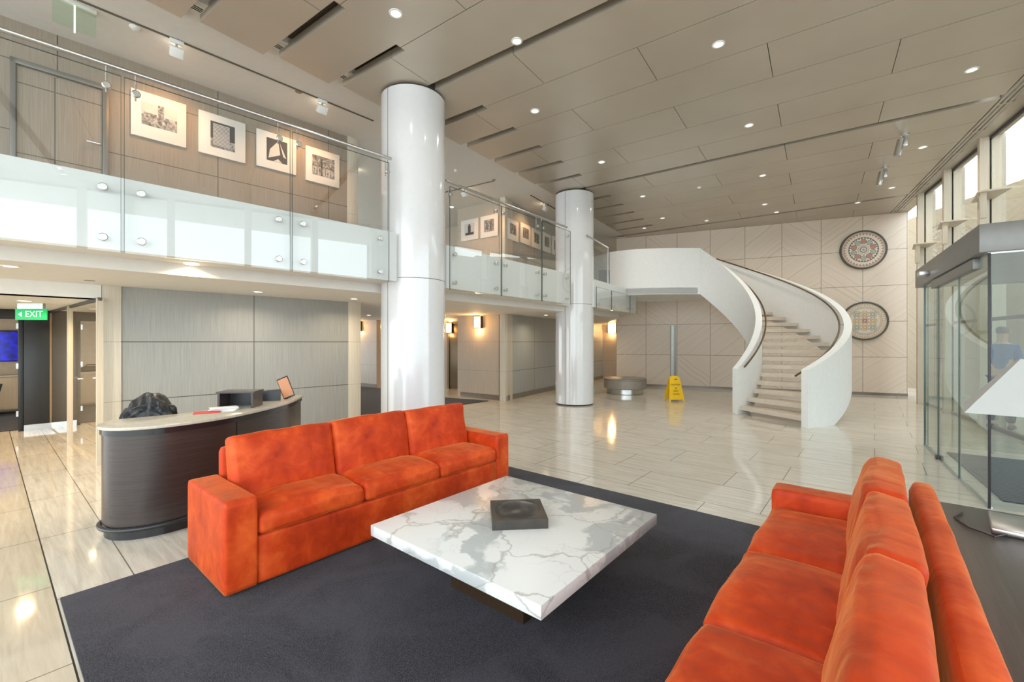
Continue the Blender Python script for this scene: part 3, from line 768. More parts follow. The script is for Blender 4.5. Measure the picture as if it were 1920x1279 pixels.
# ---------------------------------------------------------------- staircase
SCn = Vector((4.224,10.646)); RI, RO = 1.49, 3.20; A0, A1 = R(-73.5), R(54); TH = .13
def sp(r, a): return (SCn.x+r*math.cos(a), SCn.y+r*math.sin(a))
def ztop(a): return .94+(4.04-.94)*(a-A0)/(A1-A0)
r = thing('spiral_staircase', 'white curved staircase sweeping up to the mezzanine bridge', 'staircase', (SCn.x, SCn.y, 0))
angs = [A0+(A1-A0)*i/60 for i in range(61)]
def bal(r_, th, tail, a_start, name, zadd=0.0):
    aa = [a_start+(A1-a_start)*i/60 for i in range(61)]
    pts = [sp(r_, a) for a in aa]; zt = [ztop(a)+zadd*max(0, 1-(a-a_start)/.6) for a in aa]
    zb = []
    for a in aa:
        d = math.degrees(a-a_start); z = ztop(a)-1.25
        zb.append(max(0.0, z))
    pts += tail; zt += [4.04]*len(tail); zb += [2.79]*len(tail)
    n = len(pts); rows = []
    o = offset(pts, th)
    for i in range(n):
        rows.append([(pts[i][0],pts[i][1],zb[i]),(o[i][0],o[i][1],zb[i]),(o[i][0],o[i][1],zt[i]),(pts[i][0],pts[i][1],zt[i])])
    m3 = MB(); m3.grid(rows, 0, closed=True, cap=True)
    ob = obj(name, m3, M['stair'], r, world=True, smooth=True)
    for p in ob.data.polygons: pass
    return pts, zt
tail_in = smooth_path([(5.10,11.853),(4.48,11.84),(3.844,11.895),(3.287,12.04),(2.76,12.38)], 6)[1:]
pin, zin = bal(RI, -TH, tail_in, A0, 'inner_balustrade')
tail_out = smooth_path([sp(RO,A1),(5.4,13.62),(4.6,13.9),(3.9,14.05),(3.62,14.1)], 5)[1:]
pout, zout = bal(RO, TH, tail_out, A0, 'outer_balustrade', .07)
NTd = 17; da = (A1-A0-R(5))/NTd
for k in range(NTd):
    a = A0+R(2.5)+k*da; z = 2.97*(k+1)/18
    m3 = MB(); w = da*1.18
    poly = [sp(RI+TH-.01, a+w*j/6) for j in range(7)]+[sp(RO-TH+.01, a+w*(6-j)/6) for j in range(7)]
    m3.prism(poly, z-.085, z); obj('tread', m3, M['tread'], r, world=True, bev=.004, seg=1)
# bridge deck
m3 = MB(); dk = [sp(RI+.05, A1)]+tail_in[:-1]+[(2.80,12.42),(3.64,14.05)]+tail_out[::-1][1:]+[sp(RO-.05,A1)]
m3.prism(dk, 2.80, 2.97); obj('landing', m3, M['stair'], r, world=True)
# handrails
def hr(rad, a0, a1, drop, name, side):
    pts = [(*sp(rad, a0+(a1-a0)*i/50), ztop(a0+(a1-a0)*i/50)-drop) for i in range(51)]
    m3 = MB(); m3.tube(pts, .018, 10); h_ = obj(name, m3, M['bronze'], r, world=True, smooth=True)
    for i in range(2, 50, 7):
        p = Vector(pts[i]); a = a0+(a1-a0)*i/50; d = Vector((math.cos(a), math.sin(a), 0))*side
        m3 = MB(); m3.tube([p, p+Vector((0,0,-.03)), p+d*.085+Vector((0,0,-.03))], .007, 6); o = obj('bracket', m3, M['steel'], r, world=True, smooth=True)
        o.parent = h_
hr(RI+TH+.07, A0+R(4), A1-R(2), .06, 'inner_handrail', -1)
hr(RO-TH-.07, A0+R(-1), A1-R(2), .02, 'outer_handrail', 1)

# free-standing grey post, wet floor sign, ottoman
pX, pY = fl(1265, 748)
r = thing('grey_post', 'slim grey upright post standing behind the yellow floor sign', 'post', (pX, pY+.1, 0))
m3 = MB(); m3.box(-.07,.0,-.05,.05,0,1.93); obj('front_face', m3, M['grey_light'] if 'grey_light' in M else plain('pale_grey_metal', (.45,.48,.47), .35), r, bev=.004)
m3 = MB(); m3.box(.0,.065,-.045,.05,0,1.93); obj('side_channel', m3, plain('mid_grey_metal', (.22,.25,.245), .35), r, bev=.004)
m3 = MB(); m3.box(-.13,.13,-.12,.12,0,.02); obj('foot_plate', m3, M['steel'], r, bev=.004)
wX, wY = fl(1264, 752)
r = thing('wet_floor_sign', 'yellow plastic wet floor sign standing open on the tiles', 'sign', (wX, wY, 0), R(4))
for s, nm in ((1,'front_board'),(-1,'rear_board')):
    m3 = MB(); 
    P = [(-.20,0),(-.165,0),(-.15,.05),(.15,.05),(.165,0),(.20,0),(.13,.60),(.06,.64),(-.06,.64),(-.13,.60)]
    for (px_, pz_) in [None] and []: pass
    def lean(z): return -s*(.16-.15*z/.64)
    f0 = [(x_, lean(z_)-.008, z_) for x_, z_ in P]; f1 = [(x_, lean(z_)+.008, z_) for x_, z_ in P]
    m3.face(f0); m3.face(f1[::-1])
    for i in range(len(P)):
        j = (i+1) % len(P); m3.face([f0[i], f1[i], f1[j], f0[j]])
    brd = obj(nm, m3, M['yellow'], r)
    if s == 1:
        tilt = 90-math.degrees(math.atan2(.15,.64))
        for txt, z_, sz in (('CAUTION', .42, .055), ('WET', .26, .06), ('FLOOR', .19, .05)):
            o = text_obj('lettering', txt, sz, M['ink'], brd, (0, lean(z_)-.0105, z_), tilt)
        m3 = MB(); m3.tube([(-.02,lean(.56)-.012,.56),(.03,lean(.55)-.012,.55),(.06,lean(.57)-.012,.57)], .008, 6); m3.tube([(.0,lean(.33)-.012,.31),(.0,lean(.33)-.012,.34),(.02,lean(.35)-.012,.35)], .008, 6)
        obj('pictogram', m3, M['ink'], brd)
oX, oY = fl(1172, 741)
r = thing('round_ottoman', 'round taupe leather ottoman on a steel plinth', 'ottoman', (oX*1.04, oY+.5, 0))
m3 = MB(); m3.lathe([(.50,0),(.52,.01),(.52,.14),(.50,.15)], 64); obj('plinth', m3, M['steel'], r, smooth=True)
m3 = MB(); m3.lathe([(.50,.145),(.59,.15),(.605,.17),(.605,.40),(.598,.43),(.57,.448),(.3,.458),(.01,.46)], 72); obj('seat', m3, M['ottoman'], r, smooth=True)
m3 = MB(); m3.lathe([(.606,.396),(.610,.400),(.606,.404)], 72, cap=False); obj('piping', m3, M['dark'], r, smooth=True)

# ---------------------------------------------------------------- windows
fins = [11.06+1.63*i for i in range(-9, 3)]
for i, n in enumerate(fins):
    low = 0 if not (5.4 < n < 9.0) else 2.55
    m3 = MB(); p = TN(tW(n), n); Mx = Matrix.Translation((*p,0)) @ Matrix.Rotation(-CA, 4, 'Z')
    m3.box(-.02,.10,-.075,.075,low,ZC+.02,0,Mx); m3.box(.13,.30,-.06,.06,low,ZC+.02,0,Mx); m3.box(.10,.13,-.02,.02,low,ZC,1,Mx)
    struct('window_%d' % (i+1), m3, [M['frame_cream'], M['black']], 'cream window mullion')
for i in range(len(fins)-1):
    a, b = fins[i]+.02, fins[i+1]-.02
    low = 0 if not (5.0 < (a+b)/2 < 9.0) else 2.55
    pa, pb_ = TN(tW(a)+.115,a), TN(tW(b)+.115,b)
    m3 = MB(); m3.box(0,dist(pa,pb_),-.006,.006,low+.02,ZC,0)
    if low == 0: m3.box(0,dist(pa,pb_),-.03,.03,0,.06,1); m3.box(0,dist(pa,pb_),-.02,.02,1.86,1.92,1)
    m3.box(0,dist(pa,pb_),-.02,.02,ZC-.05,ZC,2)
    struct('window_%d' % (i+20), m3, [M['glass'], M['skirt'], M['black']], 'tall clear window pane', loc=(*pa,0), rot=ang(pa,pb_))
for i, (n, z, lb) in enumerate([(11.06,3.98,'pale blade bracket on the nearest visible mullion'),(12.69,3.62+.25,'pale blade bracket on the middle mullion'),(14.32,3.75,'pale blade bracket on the mullion nearest the sandstone wall')]):
    p = TN(tW(n)-.05, n-.05); r = thing('blade_bracket', lb, 'bracket', (*p,z), -CA, 'blade brackets on the window mullions')
    m3 = MB(); m3.prism([(-.12,-.62),(.28,-.62),(.20,.10),(-.05,.10)], 0, .03); obj('blade', m3, M['frame_cream'], r, bev=.004)
    m3 = MB(); m3.box(-.08,.0,-.56,-.50,-.42,.04); obj('drop', m3, M['frame_cream'], r, bev=.004)
# outside
m3 = MB(); m3.prism([TN(2.7,-12),TN(30,-12),TN(30,30),TN(1.5,30)], -.2, -.02)
struct('floor', m3, M['pave'], 'grey paving outside the windows')
xa_, xb_ = (10.4,6.0), (12.9,14.5)
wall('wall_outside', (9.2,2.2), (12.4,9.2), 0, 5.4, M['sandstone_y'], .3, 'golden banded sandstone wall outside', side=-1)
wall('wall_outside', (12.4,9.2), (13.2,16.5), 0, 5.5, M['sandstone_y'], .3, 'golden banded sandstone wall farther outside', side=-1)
m3 = MB(); m3.prism([TN(tW(-6)+.35,-6),TN(6.4,-6),TN(6.4,8.6),TN(tW(8.6)+.3,8.6)], ZC+.12, ZC+.3)
struct('ceiling', m3, M['white'], 'pale soffit outside the windows')
# shrub outside
def shrub(x, y, h, w, n, label, seed):
    rnd = random.Random(seed); r = thing('garden_shrub', label, 'shrub', (x,y,0))
    m3 = MB()
    for k in range(n):
        a = rnd.uniform(0,6.28); z = rnd.uniform(.35,1)*h; rr = w*math.sqrt(rnd.random())*math.sin(min(1,(1.15-z/h)*1.6+.2)*1.57)
        c = Vector((rr*math.cos(a), rr*math.sin(a), z)); d = Vector((rnd.uniform(-1,1),rnd.uniform(-1,1),rnd.uniform(-.3,1))).normalized(); s_ = d.cross(Vector((rnd.uniform(-1,1),rnd.uniform(-1,1),rnd.uniform(-1,1)))).normalized()
        L_ = rnd.uniform(.09,.17); m3.face([c, c+d*L_*.5+s_*L_*.22, c+d*L_, c+d*L_*.5-s_*L_*.22])
    o = obj('foliage', m3, M['leaf'], r, recalc=False)
    m3 = MB()
    for k in range(5):
        a = k*1.3; m3.tube([(0,0,0),(.1*math.cos(a),.1*math.sin(a),h*.4),(w*.6*math.cos(a),w*.6*math.sin(a),h*.8)], [.03,.02,.008], 6)
    obj('stem', m3, M['bark'], r)
shrub(12.05,12.4,3.4,.33,1500,'tall leafy green shrub outside beyond the glass vestibule', 3)

# ---------------------------------------------------------------- glass vestibule
r = thing('entrance_vestibule', 'glass entrance vestibule with grey metal header at right', 'vestibule', (*TN(1.2,5.7),0), -CA)   # local x=t, y=n
m3 = MB(); m3.box(0,1.75,0,3.2,2.31,2.57); obj('header', m3, M['grey_metal'], r, bev=.006)
m3 = MB(); m3.box(.06,1.7,.02,3.1,2.295,2.312); obj('soffit', m3, M['steel'], r)
def pane(x0,x1,y0,y1,nm='glass_pane',z0=.015):
    m3 = MB(); m3.box(x0,x1,y0,y1,z0,2.30); o = obj(nm, m3, M['glass_vest'], r); return o
pane(.055,.067,0,.98); pane(.055,.067,1.0,2.0,'sliding_door'); pane(.075,.087,2.0,2.88)
pane(.07,1.55,-.02,-.008); pane(.07,1.40,2.88,2.892)
m3 = MB(); m3.box(.052,.070,-.024,-.006,0,2.30); obj('corner_post', m3, M['black'], r, bev=.003)
for yy, w in ((.985,.010),(2.0,.014),(2.885,.010)):
    m3 = MB(); m3.box(.05,.07,yy,yy+w,0,2.30); obj('edge', m3, M['glass_edge'], r)
m3 = MB(); m3.box(.045,.085,0,2.9,0,.014); obj('floor_track', m3, M['steel'], r)
m3 = MB(); m3.box(.02,.075,.3,2.2,2.20,2.30); obj('door_rail', m3, M['grey_metal'], r, bev=.003)
m3 = MB(); m3.box(.03,.10,1.97,2.04,0,.05); obj('door_stop', m3, M['black'], r, bev=.005)
m3 = MB(); m3.box(-.10,0,2.32-.15,2.5-.15,2.385,2.44); obj('sensor', m3, M['steel'], r, bev=.008)
m3 = MB(); m3.box(1.15,1.25,-.03,.07,0,2.30); obj('outer_post', m3, M['grey_metal'], r)
m3 = MB(); m3.box(0,1.25,0,2.2,0,.012)
tag(obj('entrance_mat', m3, M['mat'], loc=(*TN(1.42,6.0),0), rot=-CA), 'dark ribbed entrance mat inside the glass vestibule', 'mat')

# ---------------------------------------------------------------- rug
m3 = MB(); 
m3.box(0, 3.71, 0, 3.94, 0, .014)
tag(obj('area_rug', m3, M['rug'], loc=(*UV(.28,-.30),0), rot=UA), 'large charcoal area rug under the orange sofas', 'rug')

# ---------------------------------------------------------------- sofas
def cushion(w, d, h, r_=.05, bulge=.03, seed=0, n=(36,30,8), wr=.004, crown=.02):
    mb_ = MB(); hw, hd, hh = w/2, d/2, h/2
    def shp(x, y, z):
        X, Y, Z = x*hw, y*hd, z*hh
        ix, iy, iz = (max(-q+r_, min(q-r_, v_)) for q, v_ in ((hw,X),(hd,Y),(hh,Z)))
        dv = Vector((X-ix, Y-iy, Z-iz)); L = dv.length
        if L > 1e-9:
            m_ = max(abs(dv.x), abs(dv.y), abs(dv.z)); dv = dv*(m_/L)
        p = Vector((ix,iy,iz))+dv
        b = (1-x*x)*(1-y*y)
        p.z += (bulge*math.sqrt(max(0,b)) if z > 0 else -bulge*.3*b)*abs(z)
        p.x += crown*.5*(1-y*y)*(1-z*z)*x; p.y += crown*(1-x*x)*(1-z*z)*y
        q = Vector((p.x*3.2+seed*7.3, p.y*3.2, p.z*3.2))
        nn = noise.noise(q); fold = noise.noise(Vector((p.x*13+seed*3, p.y*4, seed)))*(abs(x)**3*.8+.15)+noise.noise(Vector((p.x*4, p.y*13+seed*5, seed+9)))*(abs(y)**3*.8+.15)
        p.z += (nn*wr*2.2+fold*wr*2.2)*(1 if z > -.5 else .2)
        p.y += noise.noise(q*1.7+Vector((5,5,5)))*wr
        return p
    nx, ny, nz = n
    def g(fn, a, b):
        rows = []
        for i in range(a+1):
            rows.append([shp(*fn(2*i/a-1, 2*j/b-1)) for j in range(b+1)])
        mb_.grid(rows)
    g(lambda a,b:(a,b,1),nx,ny); g(lambda a,b:(a,b,-1),nx,ny); g(lambda a,b:(a,1,b),nx,nz); g(lambda a,b:(a,-1,b),nx,nz); g(lambda a,b:(1,a,b),ny,nz); g(lambda a,b:(-1,a,b),ny,nz)
    return mb_
def weld(o):
    bm = bmesh.new(); bm.from_mesh(o.data); bmesh.ops.remove_doubles(bm, verts=bm.verts, dist=.0004); bmesh.ops.recalc_face_normals(bm, faces=bm.faces); bm.to_mesh(o.data); bm.free()
    for p in o.data.polygons: p.use_smooth = True
def soft_box(name, x0,x1,y0,y1,z0,z1,rad, parent, seed, wr=.0015):
    c = cushion(x1-x0, y1-y0, z1-z0, rad, .002, seed, (24,24,16), wr, .0)
    o = obj(name, c, M['velvet'], parent); weld(o); o.location = ((x0+x1)/2,(y0+y1)/2,(z0+z1)/2); return o
SL = 2.54
def make_sofa(loc, rot, label, seed):
    r = thing('sofa', label, 'sofa', loc, rot, 'matching orange velvet sofas')
    soft_box('arm', 0,.185,0,.735,.012,.553,.022,r,seed+1); soft_box('arm', SL-.185,SL,0,.735,.012,.553,.022,r,seed+2)
    soft_box('base', .18,SL-.18,.012,.70,.012,.305,.015,r,seed+3)
    soft_box('back', .185,SL-.185,.65,.755,.012,.75,.045,r,seed+4,.004)
    w = (SL-.37)/3
    for i in range(3):
        cx_ = .185+w*(i+.5)
        o = obj('seat_cushion', cushion(w-.004,.60,.125,.032,.045,seed+10+i,(48,40,12),.0065,.008), M['velvet'], r); weld(o); o.location = (cx_,.30,.365); o.rotation_euler.x = R(-1.5)
        o = obj('back_cushion', cushion(w-.004,.475,.135,.030,.036,seed+20+i,(48,40,12),.0075,.005), M['velvet'], r); weld(o)
        o.location = (cx_,.515+.008*((seed+i)%3-1),.607-.006*((seed+i)%2)); o.rotation_euler = (R(79),0,R(((seed+i)%3-1)*1.2))
        m3 = MB()
    return r
s1 = make_sofa((*UV(.877,2.87),.012), UA, 'long orange velvet sofa behind the marble table, in front of the desk', 1)
s2 = make_sofa((*UV(3.39,.51),.012), UA+math.pi, 'orange velvet sofa in the right foreground, seen over its back cushions', 40)

# ---------------------------------------------------------------- coffee table
r = thing('coffee_table', 'low square coffee table with a thick white veined marble top', 'coffee table', (*UV(2.11,1.70),.014), UA)
m3 = MB(); m3.box(-.63,.63,-.63,.63,.322,.386); obj('tabletop', m3, M['marble'], r, bev=.003)
m3 = MB(); m3.box(-.30,.30,-.28,.28,0,.322,0); m3.box(-.305,-.299,-.28,.28,0,.322,0)
t = NT('dark_base_veneer'); M['base'] = panel_mat('bronze_dark_base', (.03,.018,.010), (.055,.033,.018), None, .3)
obj('base', m3, M['base'], r, bev=.002)
# bowl block
bx0, by0 = .045, 2.72
r = thing('stone_bowl', 'square dark stone block bowl with a round hollow on the marble table', 'bowl', (.035,2.725,.40), R(5))
m3 = MB(); hw, hh = .165, .058; n = 48; rim = .143
def sq(a):
    c_, s_ = math.cos(a), math.sin(a); k = hw/max(abs(c_),abs(s_)); return (c_*k, s_*k)
A = [2*math.pi*(j+.5)/n+math.pi/4-math.pi/n for j in range(n)]
rows = [[(*sq(a),0) for a in A], [(*sq(a),hh) for a in A]]
for rr, z in ((rim+.004,hh),(rim,hh-.002),(rim-.006,hh-.014),(.116,hh-.032),(.082,hh-.046),(.04,hh-.051),(.004,hh-.053)): rows.append([(rr*math.cos(a), rr*math.sin(a), z) for a in A])
m3.grid(rows, 0, closed=True, cap=True)
M['bowl'] = plain('dark_bronze_stone', (.075,.066,.058), .30, .35, var=.25, sc=9)
obj('block', m3, M['bowl'], r, smooth=True)

# ---------------------------------------------------------------- console, lamp
r = thing('console_table', 'dark wood console table behind the right sofa', 'console table', (*UV(-.6,-.79),0), UA)
m3 = MB(); m3.box(0,3.96,0,.525,.58,.62); obj('tabletop', m3, M['wood_dark'], r, bev=.003)
for xx in (.02,3.88):
    m3 = MB(); m3.box(xx,xx+.06,.02,.47,0,.58); obj('leg', m3, M['wood_dark'], r, bev=.003)
m3 = MB(); m3.box(.08,3.88,.22,.26,.42,.58); obj('rail', m3, M['wood_dark'], r, bev=.003)
Lc = UV(3.08,-.575)
r = thing('table_lamp', 'table lamp with a white pyramid shade on the dark console', 'lamp', (*Lc,.62), UA-R(6))
m3 = MB(); m3.box(-.15,.15,-.15,.15,0,.028); obj('base', m3, M['steel'], r, bev=.008)
m3 = MB(); m3.box(-.028,.028,-.028,.028,.028,.60); obj('stem', m3, plain('mahogany', (.09,.02,.012), .25), r, bev=.004)
m3 = MB()
for (w0, z0), (w1, z1) in ((((.235,.555)),(.055,.80)),):
    out = [[(-w0,-w0,z0),(w0,-w0,z0),(w0,w0,z0),(-w0,w0,z0)],[(-w1,-w1,z1),(w1,-w1,z1),(w1,w1,z1),(-w1,w1,z1)],
           [(-w1+.006,-w1+.006,z1),(w1-.006,-w1+.006,z1),(w1-.006,w1-.006,z1),(-w1+.006,w1-.006,z1)],[(-w0+.006,-w0+.006,z0),(w0-.006,-w0+.006,z0),(w0-.006,w0-.006,z0),(-w0+.006,w0-.006,z0)]]
    m3.grid(out+[out[0]], 0, closed=True)
obj('lamp_shade', m3, M['shade'], r)
m3 = MB(); m3.tube([(-.15,.10,.012),(-.20,.14,.004),(-.14,.22,.004),(-.02,.27,.004),(.10,.24,.004)], .003, 6); obj('cord', m3, M['black'], r, smooth=True)

# ---------------------------------------------------------------- reception desk
dpts = [(-3.26,3.62),(-3.19,3.40),(-3.02,3.29),(-2.82,3.32),(-2.64,3.48),(-2.49,3.78),(-2.42,4.2),(-2.42,4.72),(-2.55,5.28)]
dp = smooth_path(dpts, 6)
r = thing('reception_desk', 'curved dark veneer reception desk behind the far orange sofa', 'desk', (-2.9,4.2,0))
ki = min(range(len(dp)), key=lambda i: abs(dp[i][0]/dp[i][1]*F+CX-449) if i > 20 else 1e9)
for a, b in ((0,ki),(ki+0,len(dp)-1)):
    seg_ = dp[a:b+1]
    if a == 0: seg_ = seg_[:-1]+[along(dp[b-1],dp[b],.93)]
    else: seg_ = [along(dp[a],dp[a+1],.07)]+seg_[1:]
    m3 = MB(); m3.band(seg_, .05, .10, .79); obj('front_panel', m3, M['desk'], r, world=True, smooth=True)
m3 = MB(); m3.band(offset(dp,.02), .05, .02, .80); obj('carcass', m3, M['desk_edge'], r, world=True, smooth=True)
m3 = MB(); m3.band(offset(dp,.012), .06, 0, .10); obj('plinth', m3, M['desk_edge'], r, world=True, smooth=True)
m3 = MB(); m3.tube([(*p,.085) for p in offset(dp,-.015)], .017, 10); obj('bumper_rail', m3, M['black'], r, world=True, smooth=True)
m3 = MB(); m3.band(offset(dp,-.012), .06, .79, .835); obj('edge_trim', m3, M['desk_edge'], r, world=True, smooth=True)
inn_ = offset(dp, .40); inn_ = [(max(p[0],-3.55), p[1]) for p in inn_]
top_poly = offset(dp,-.03)+[(-2.95,5.20),(-2.86,4.7),(-2.86,4.25),(-2.93,3.95),(-3.1,3.78)]
m3 = MB(); m3.prism(top_poly, .835, .858); obj('counter_top', m3, M['desk_top'], r, world=True, bev=.004)
m3 = MB(); m3.prism([(-3.28,3.75),(-2.8,3.7),(-2.6,4.2),(-2.6,5.1),(-3.0,5.2),(-3.3,4.4)], .60, .63); obj('work_surface', m3, M['desk_top'], r, world=True)
m3 = MB(); m3.box(-2.99,-2.56,5.18,5.22,0,.835); obj('end_panel', m3, M['desk'], r, world=True)

# things on the desk
r = thing('tablet_stand', 'tablet with an orange screen on a wire stand at the desk end', 'tablet', (-2.55,4.93,.858), R(12))
Mt = Matrix.Translation((0,0,.13)) @ Matrix.Rotation(R(22),4,'Y') @ Matrix.Rotation(R(-16),4,'X')
Mt = Matrix.Translation((0,0,.125)) @ Matrix.Rotation(R(-24),4,'Y') @ Matrix.Rotation(R(-14),4,'X')
m3 = MB(); m3.box(-.062,.062,-.006,.006,-.125,.125,0,Mt); obj('case', m3, M['black'], r, bev=.003)
m3 = MB(); m3.box(-.053,.053,-.0085,-.006,-.108,.108,0,Mt); obj('screen', m3, M['tablet'], r)
m3 = MB(); m3.tube([(-.02,.02,.10),(-.03,.10,.005),(.03,.10,.005),(.02,.02,.08)], .004, 6); m3.tube([(-.02,-.01,.06),(-.12,0,.05),(-.14,.0,.005)], .003, 6); obj('stand', m3, M['steel'], r, smooth=True)
r = thing('monitor', 'black monitor seen from behind beside the tablet on the desk', 'monitor', (-2.72,4.72,.63), R(20))
m3 = MB(); m3.box(-.14,.20,-.015,.015,.06,.345); obj('casing', m3, M['black'], r, bev=.006)
m3 = MB(); m3.box(-.02,.04,.015,.04,.0,.2); m3.box(-.09,.11,-.07,.09,0,.012); obj('stand', m3, M['black'], r, bev=.003)
r = thing('letter_tray', 'dark open letter tray box on the reception desk', 'tray', (-2.83,4.20,.858), R(8))
m3 = MB(); m3.box(0,.02,0,.22,0,.145); obj('side', m3, M['desk'], r); m3 = MB(); m3.box(.30,.32,0,.22,0,.145); obj('side', m3, M['desk'], r)
m3 = MB(); m3.box(-.01,.33,-.005,.225,.145,.16); obj('top', m3, M['desk'], r); m3 = MB(); m3.box(.02,.30,.2,.22,0,.145); obj('back', m3, M['black'], r)
m3 = MB()
for k in range(5): m3.box(-.11,.11,-.07,.07,k*.006,k*.006+.004,0,Matrix.Rotation(k*.13,4,'Z'))
tag(obj('paper_stack', m3, M['paper'], loc=(-2.70,4.10,.858), rot=.2), 'loose stack of white papers in front of the letter tray', 'papers')
m3 = MB(); m3.box(-.10,.10,-.07,.07,0,.008)
tag(obj('folder', m3, M['red'], loc=(-2.76,3.96,.858), rot=.5, bev=.002), 'thin red folder on the desk left of the papers', 'folder')
# office chair and jacket
ch = (-3.38,4.20)
r = thing('office_chair', 'office chair behind the reception desk under a dark jacket', 'chair', (*ch,0), R(205))
c = cushion(.46,.46,.08,.035,.02,70,(20,20,6),.001); o = obj('seat', c, M['bag'], r); weld(o); o.location = (0,0,.46)
c = cushion(.38,.50,.06,.028,.015,71,(20,20,6),.001); o = obj('backrest', c, M['bag'], r); weld(o); o.location = (0,.25,.67); o.rotation_euler.x = R(82)
m3 = MB(); m3.tube([(0,0,.06),(0,0,.43)], .03, 12); m3.tube([(0,.1,.44),(0,.27,.48),(0,.29,.62)], .02, 8); obj('column', m3, M['steel'], r, smooth=True)
m3 = MB()
for k in range(5):
    a = k*math.tau/5; m3.tube([(0,0,.09),(.27*math.cos(a),.27*math.sin(a),.06)], [.03,.018], 8)
obj('star_base', m3, M['black'], r, smooth=True)
for k in range(5):
    a = k*math.tau/5; m3 = MB(); m3.tube([(.27*math.cos(a)-.015,.27*math.sin(a),.028),(.27*math.cos(a)+.015,.27*math.sin(a),.028)], .028, 12); obj('castor', m3, M['black'], r, smooth=True)
# jacket: draped shell
m3 = MB(); rows = []
for i in range(33):
    s = i/32; row = []
    for j in range(29):
        q = j/28*2-1
        drop = abs(s-.5)*2
        z = 1.03-.27*drop**1.15-.05*q*q-.17*abs(q)**3
        y = (.09 if s > .5 else -.075)*min(1,drop*3)+(s-.5)*.10
        x = q*(.19+.05*drop)
        f_ = noise.noise(Vector((x*9,s*5,3)))*.03+noise.noise(Vector((x*24,s*9,8)))*.016+abs(noise.noise(Vector((x*14,s*14,18))))*.03
        row.append((x+f_*.4, y+f_*(1 if s > .5 else -1)*1.2, z+f_*.7))
    rows.append(row)
m3.grid(rows)
jk = obj('jacket', m3, M['bag'], rot=R(205), smooth=True, recalc=False); jk.location = (ch[0]+.106,ch[1]-.227,0)
md = jk.modifiers.new('thick','SOLIDIFY'); md.thickness = .012
tag(jk, 'dark padded jacket draped over the office chair back', 'jacket')

# ---------------------------------------------------------------- wall lamps
def sconce(p, z, rot, label, k=1.0):
    r = thing('wall_lamp', label, 'wall lamp', (*p,z), rot, 'glowing bronze framed wall lamps')
    w, h, d = .15*k, .19*k, .09
    m3 = MB(); m3.box(-w+.012,w-.012,-d+.008,-.02,-h+.012,h-.012); obj('diffuser', m3, M['light_warm'], r)
    m3 = MB()
    for x_ in (-w, w-.014, w*.38): m3.box(x_,x_+.014,-d,-d+.014,-h,h); 
    for x_ in (-w, w-.014): m3.box(x_,x_+.014,-d,0,-h,h)
    for z_ in (-h,h-.014): m3.box(-w,w,-d,-.0,z_,z_+.014)
    obj('frame', m3, M['bronze'], r)
    m3 = MB(); m3.box(-w,w,-.02,0,-h,h); obj('back_plate', m3, M['bronze'], r)
    L_ = bpy.data.lights.new('lamp_light','POINT'); L_.energy = 14; L_.color = (1,.55,.2); L_.shadow_soft_size = .08
    lo = bpy.data.objects.new('lamp_light', L_); COL.objects.link(lo); lo.parent = r; lo.location = (0,-d-.06,0)
    for s in (1,-1):
        L_ = bpy.data.lights.new('lamp_light','POINT'); L_.energy = 9; L_.color = (1,.55,.2); L_.shadow_soft_size = .05
        lo = bpy.data.objects.new('lamp_light', L_); COL.objects.link(lo); lo.parent = r; lo.location = (0,-.08,s*(h+.06))
bang = ang(B1,B0)
sconce(on_line(898.5,B0,B1), zat(604.5,on_line(898.5,B0,B1)[1]), bang, 'lit wall lamp on the beige wall block between the columns', .85)
sconce(on_line(674,B0,B1), zat(612,on_line(674,B0,B1)[1]), bang, 'lit wall lamp glimpsed left of the first column', .85)
sp_ = on_line(845,rb,ra); sconce(sp_, zat(615,sp_[1]), bang, 'lit wall lamp in the recess just right of the first column', .85)
sp_ = on_line(1148,(3.4,18.0),(7.5,16.2)); sconce(sp_, zat(615,sp_[1]), ang((3.4,18.0),(7.5,16.2)), 'lit wall lamp glimpsed beside the far edge of the sandstone wall', 1.1)

# ---------------------------------------------------------------- ceiling fittings
def area(loc, size, e, col=(1,.93,.82), parent=None, shape='DISK', spread=150):
    L_ = bpy.data.lights.new('lamp_light','AREA'); L_.shape = shape; L_.size = size; L_.energy = e; L_.color = col; L_.spread = R(spread)
    o = bpy.data.objects.new('lamp_light', L_); COL.objects.link(o); o.location = loc
    if parent: o.parent = parent
    return o
proto = None
def downlight(x, y, z, label, mat, e, rad=.055, group='recessed ceiling downlights', pos=None, col=(1,.93,.82)):
    p = pos or fl(x, y, z); r = thing('downlight', label, 'downlight', (*p,z), 0, group)
    m3 = MB(); m3.lathe([(rad+.018,0),(rad+.016,-.006),(rad,-.006),(rad,-.001)], 28, cap=False); obj('ring', m3, M['white'], r, smooth=True)
    m3 = MB(); m3.lathe([(rad,-.002),(rad*.5,-.0025),(.001,-.0028)], 28); obj('lens', m3, mat, r)
    if e: area((0,0,-.02), rad*2, e, col, r)
    return r
E0 = 10
for x, y, lb in [(742,25,'nearest the top edge, before the first column'),(1003,208,'just right of the first column'),(1347,83,'at upper middle of the ceiling'),
    (1404.5,235,'midway above the lower mosaic'),(1822,131,'at upper right near the window slots'),(1128,304,'just above the second column'),(1430,329,'under the long middle slot, nearer the stair'),
    (1205,368,'right of the second column'),(1434,383,'above the stair, in the row before the last slot'),(1730,276,'right of the larger twin spotlight'),(1672,352,'right of the smaller twin spotlight'),(1242,409,'nearest the stair bridge')]:
    downlight(x, y, ZC, 'round white ceiling downlight '+lb, M['light_white'], E0*(.45 if y < 120 else 1.3))
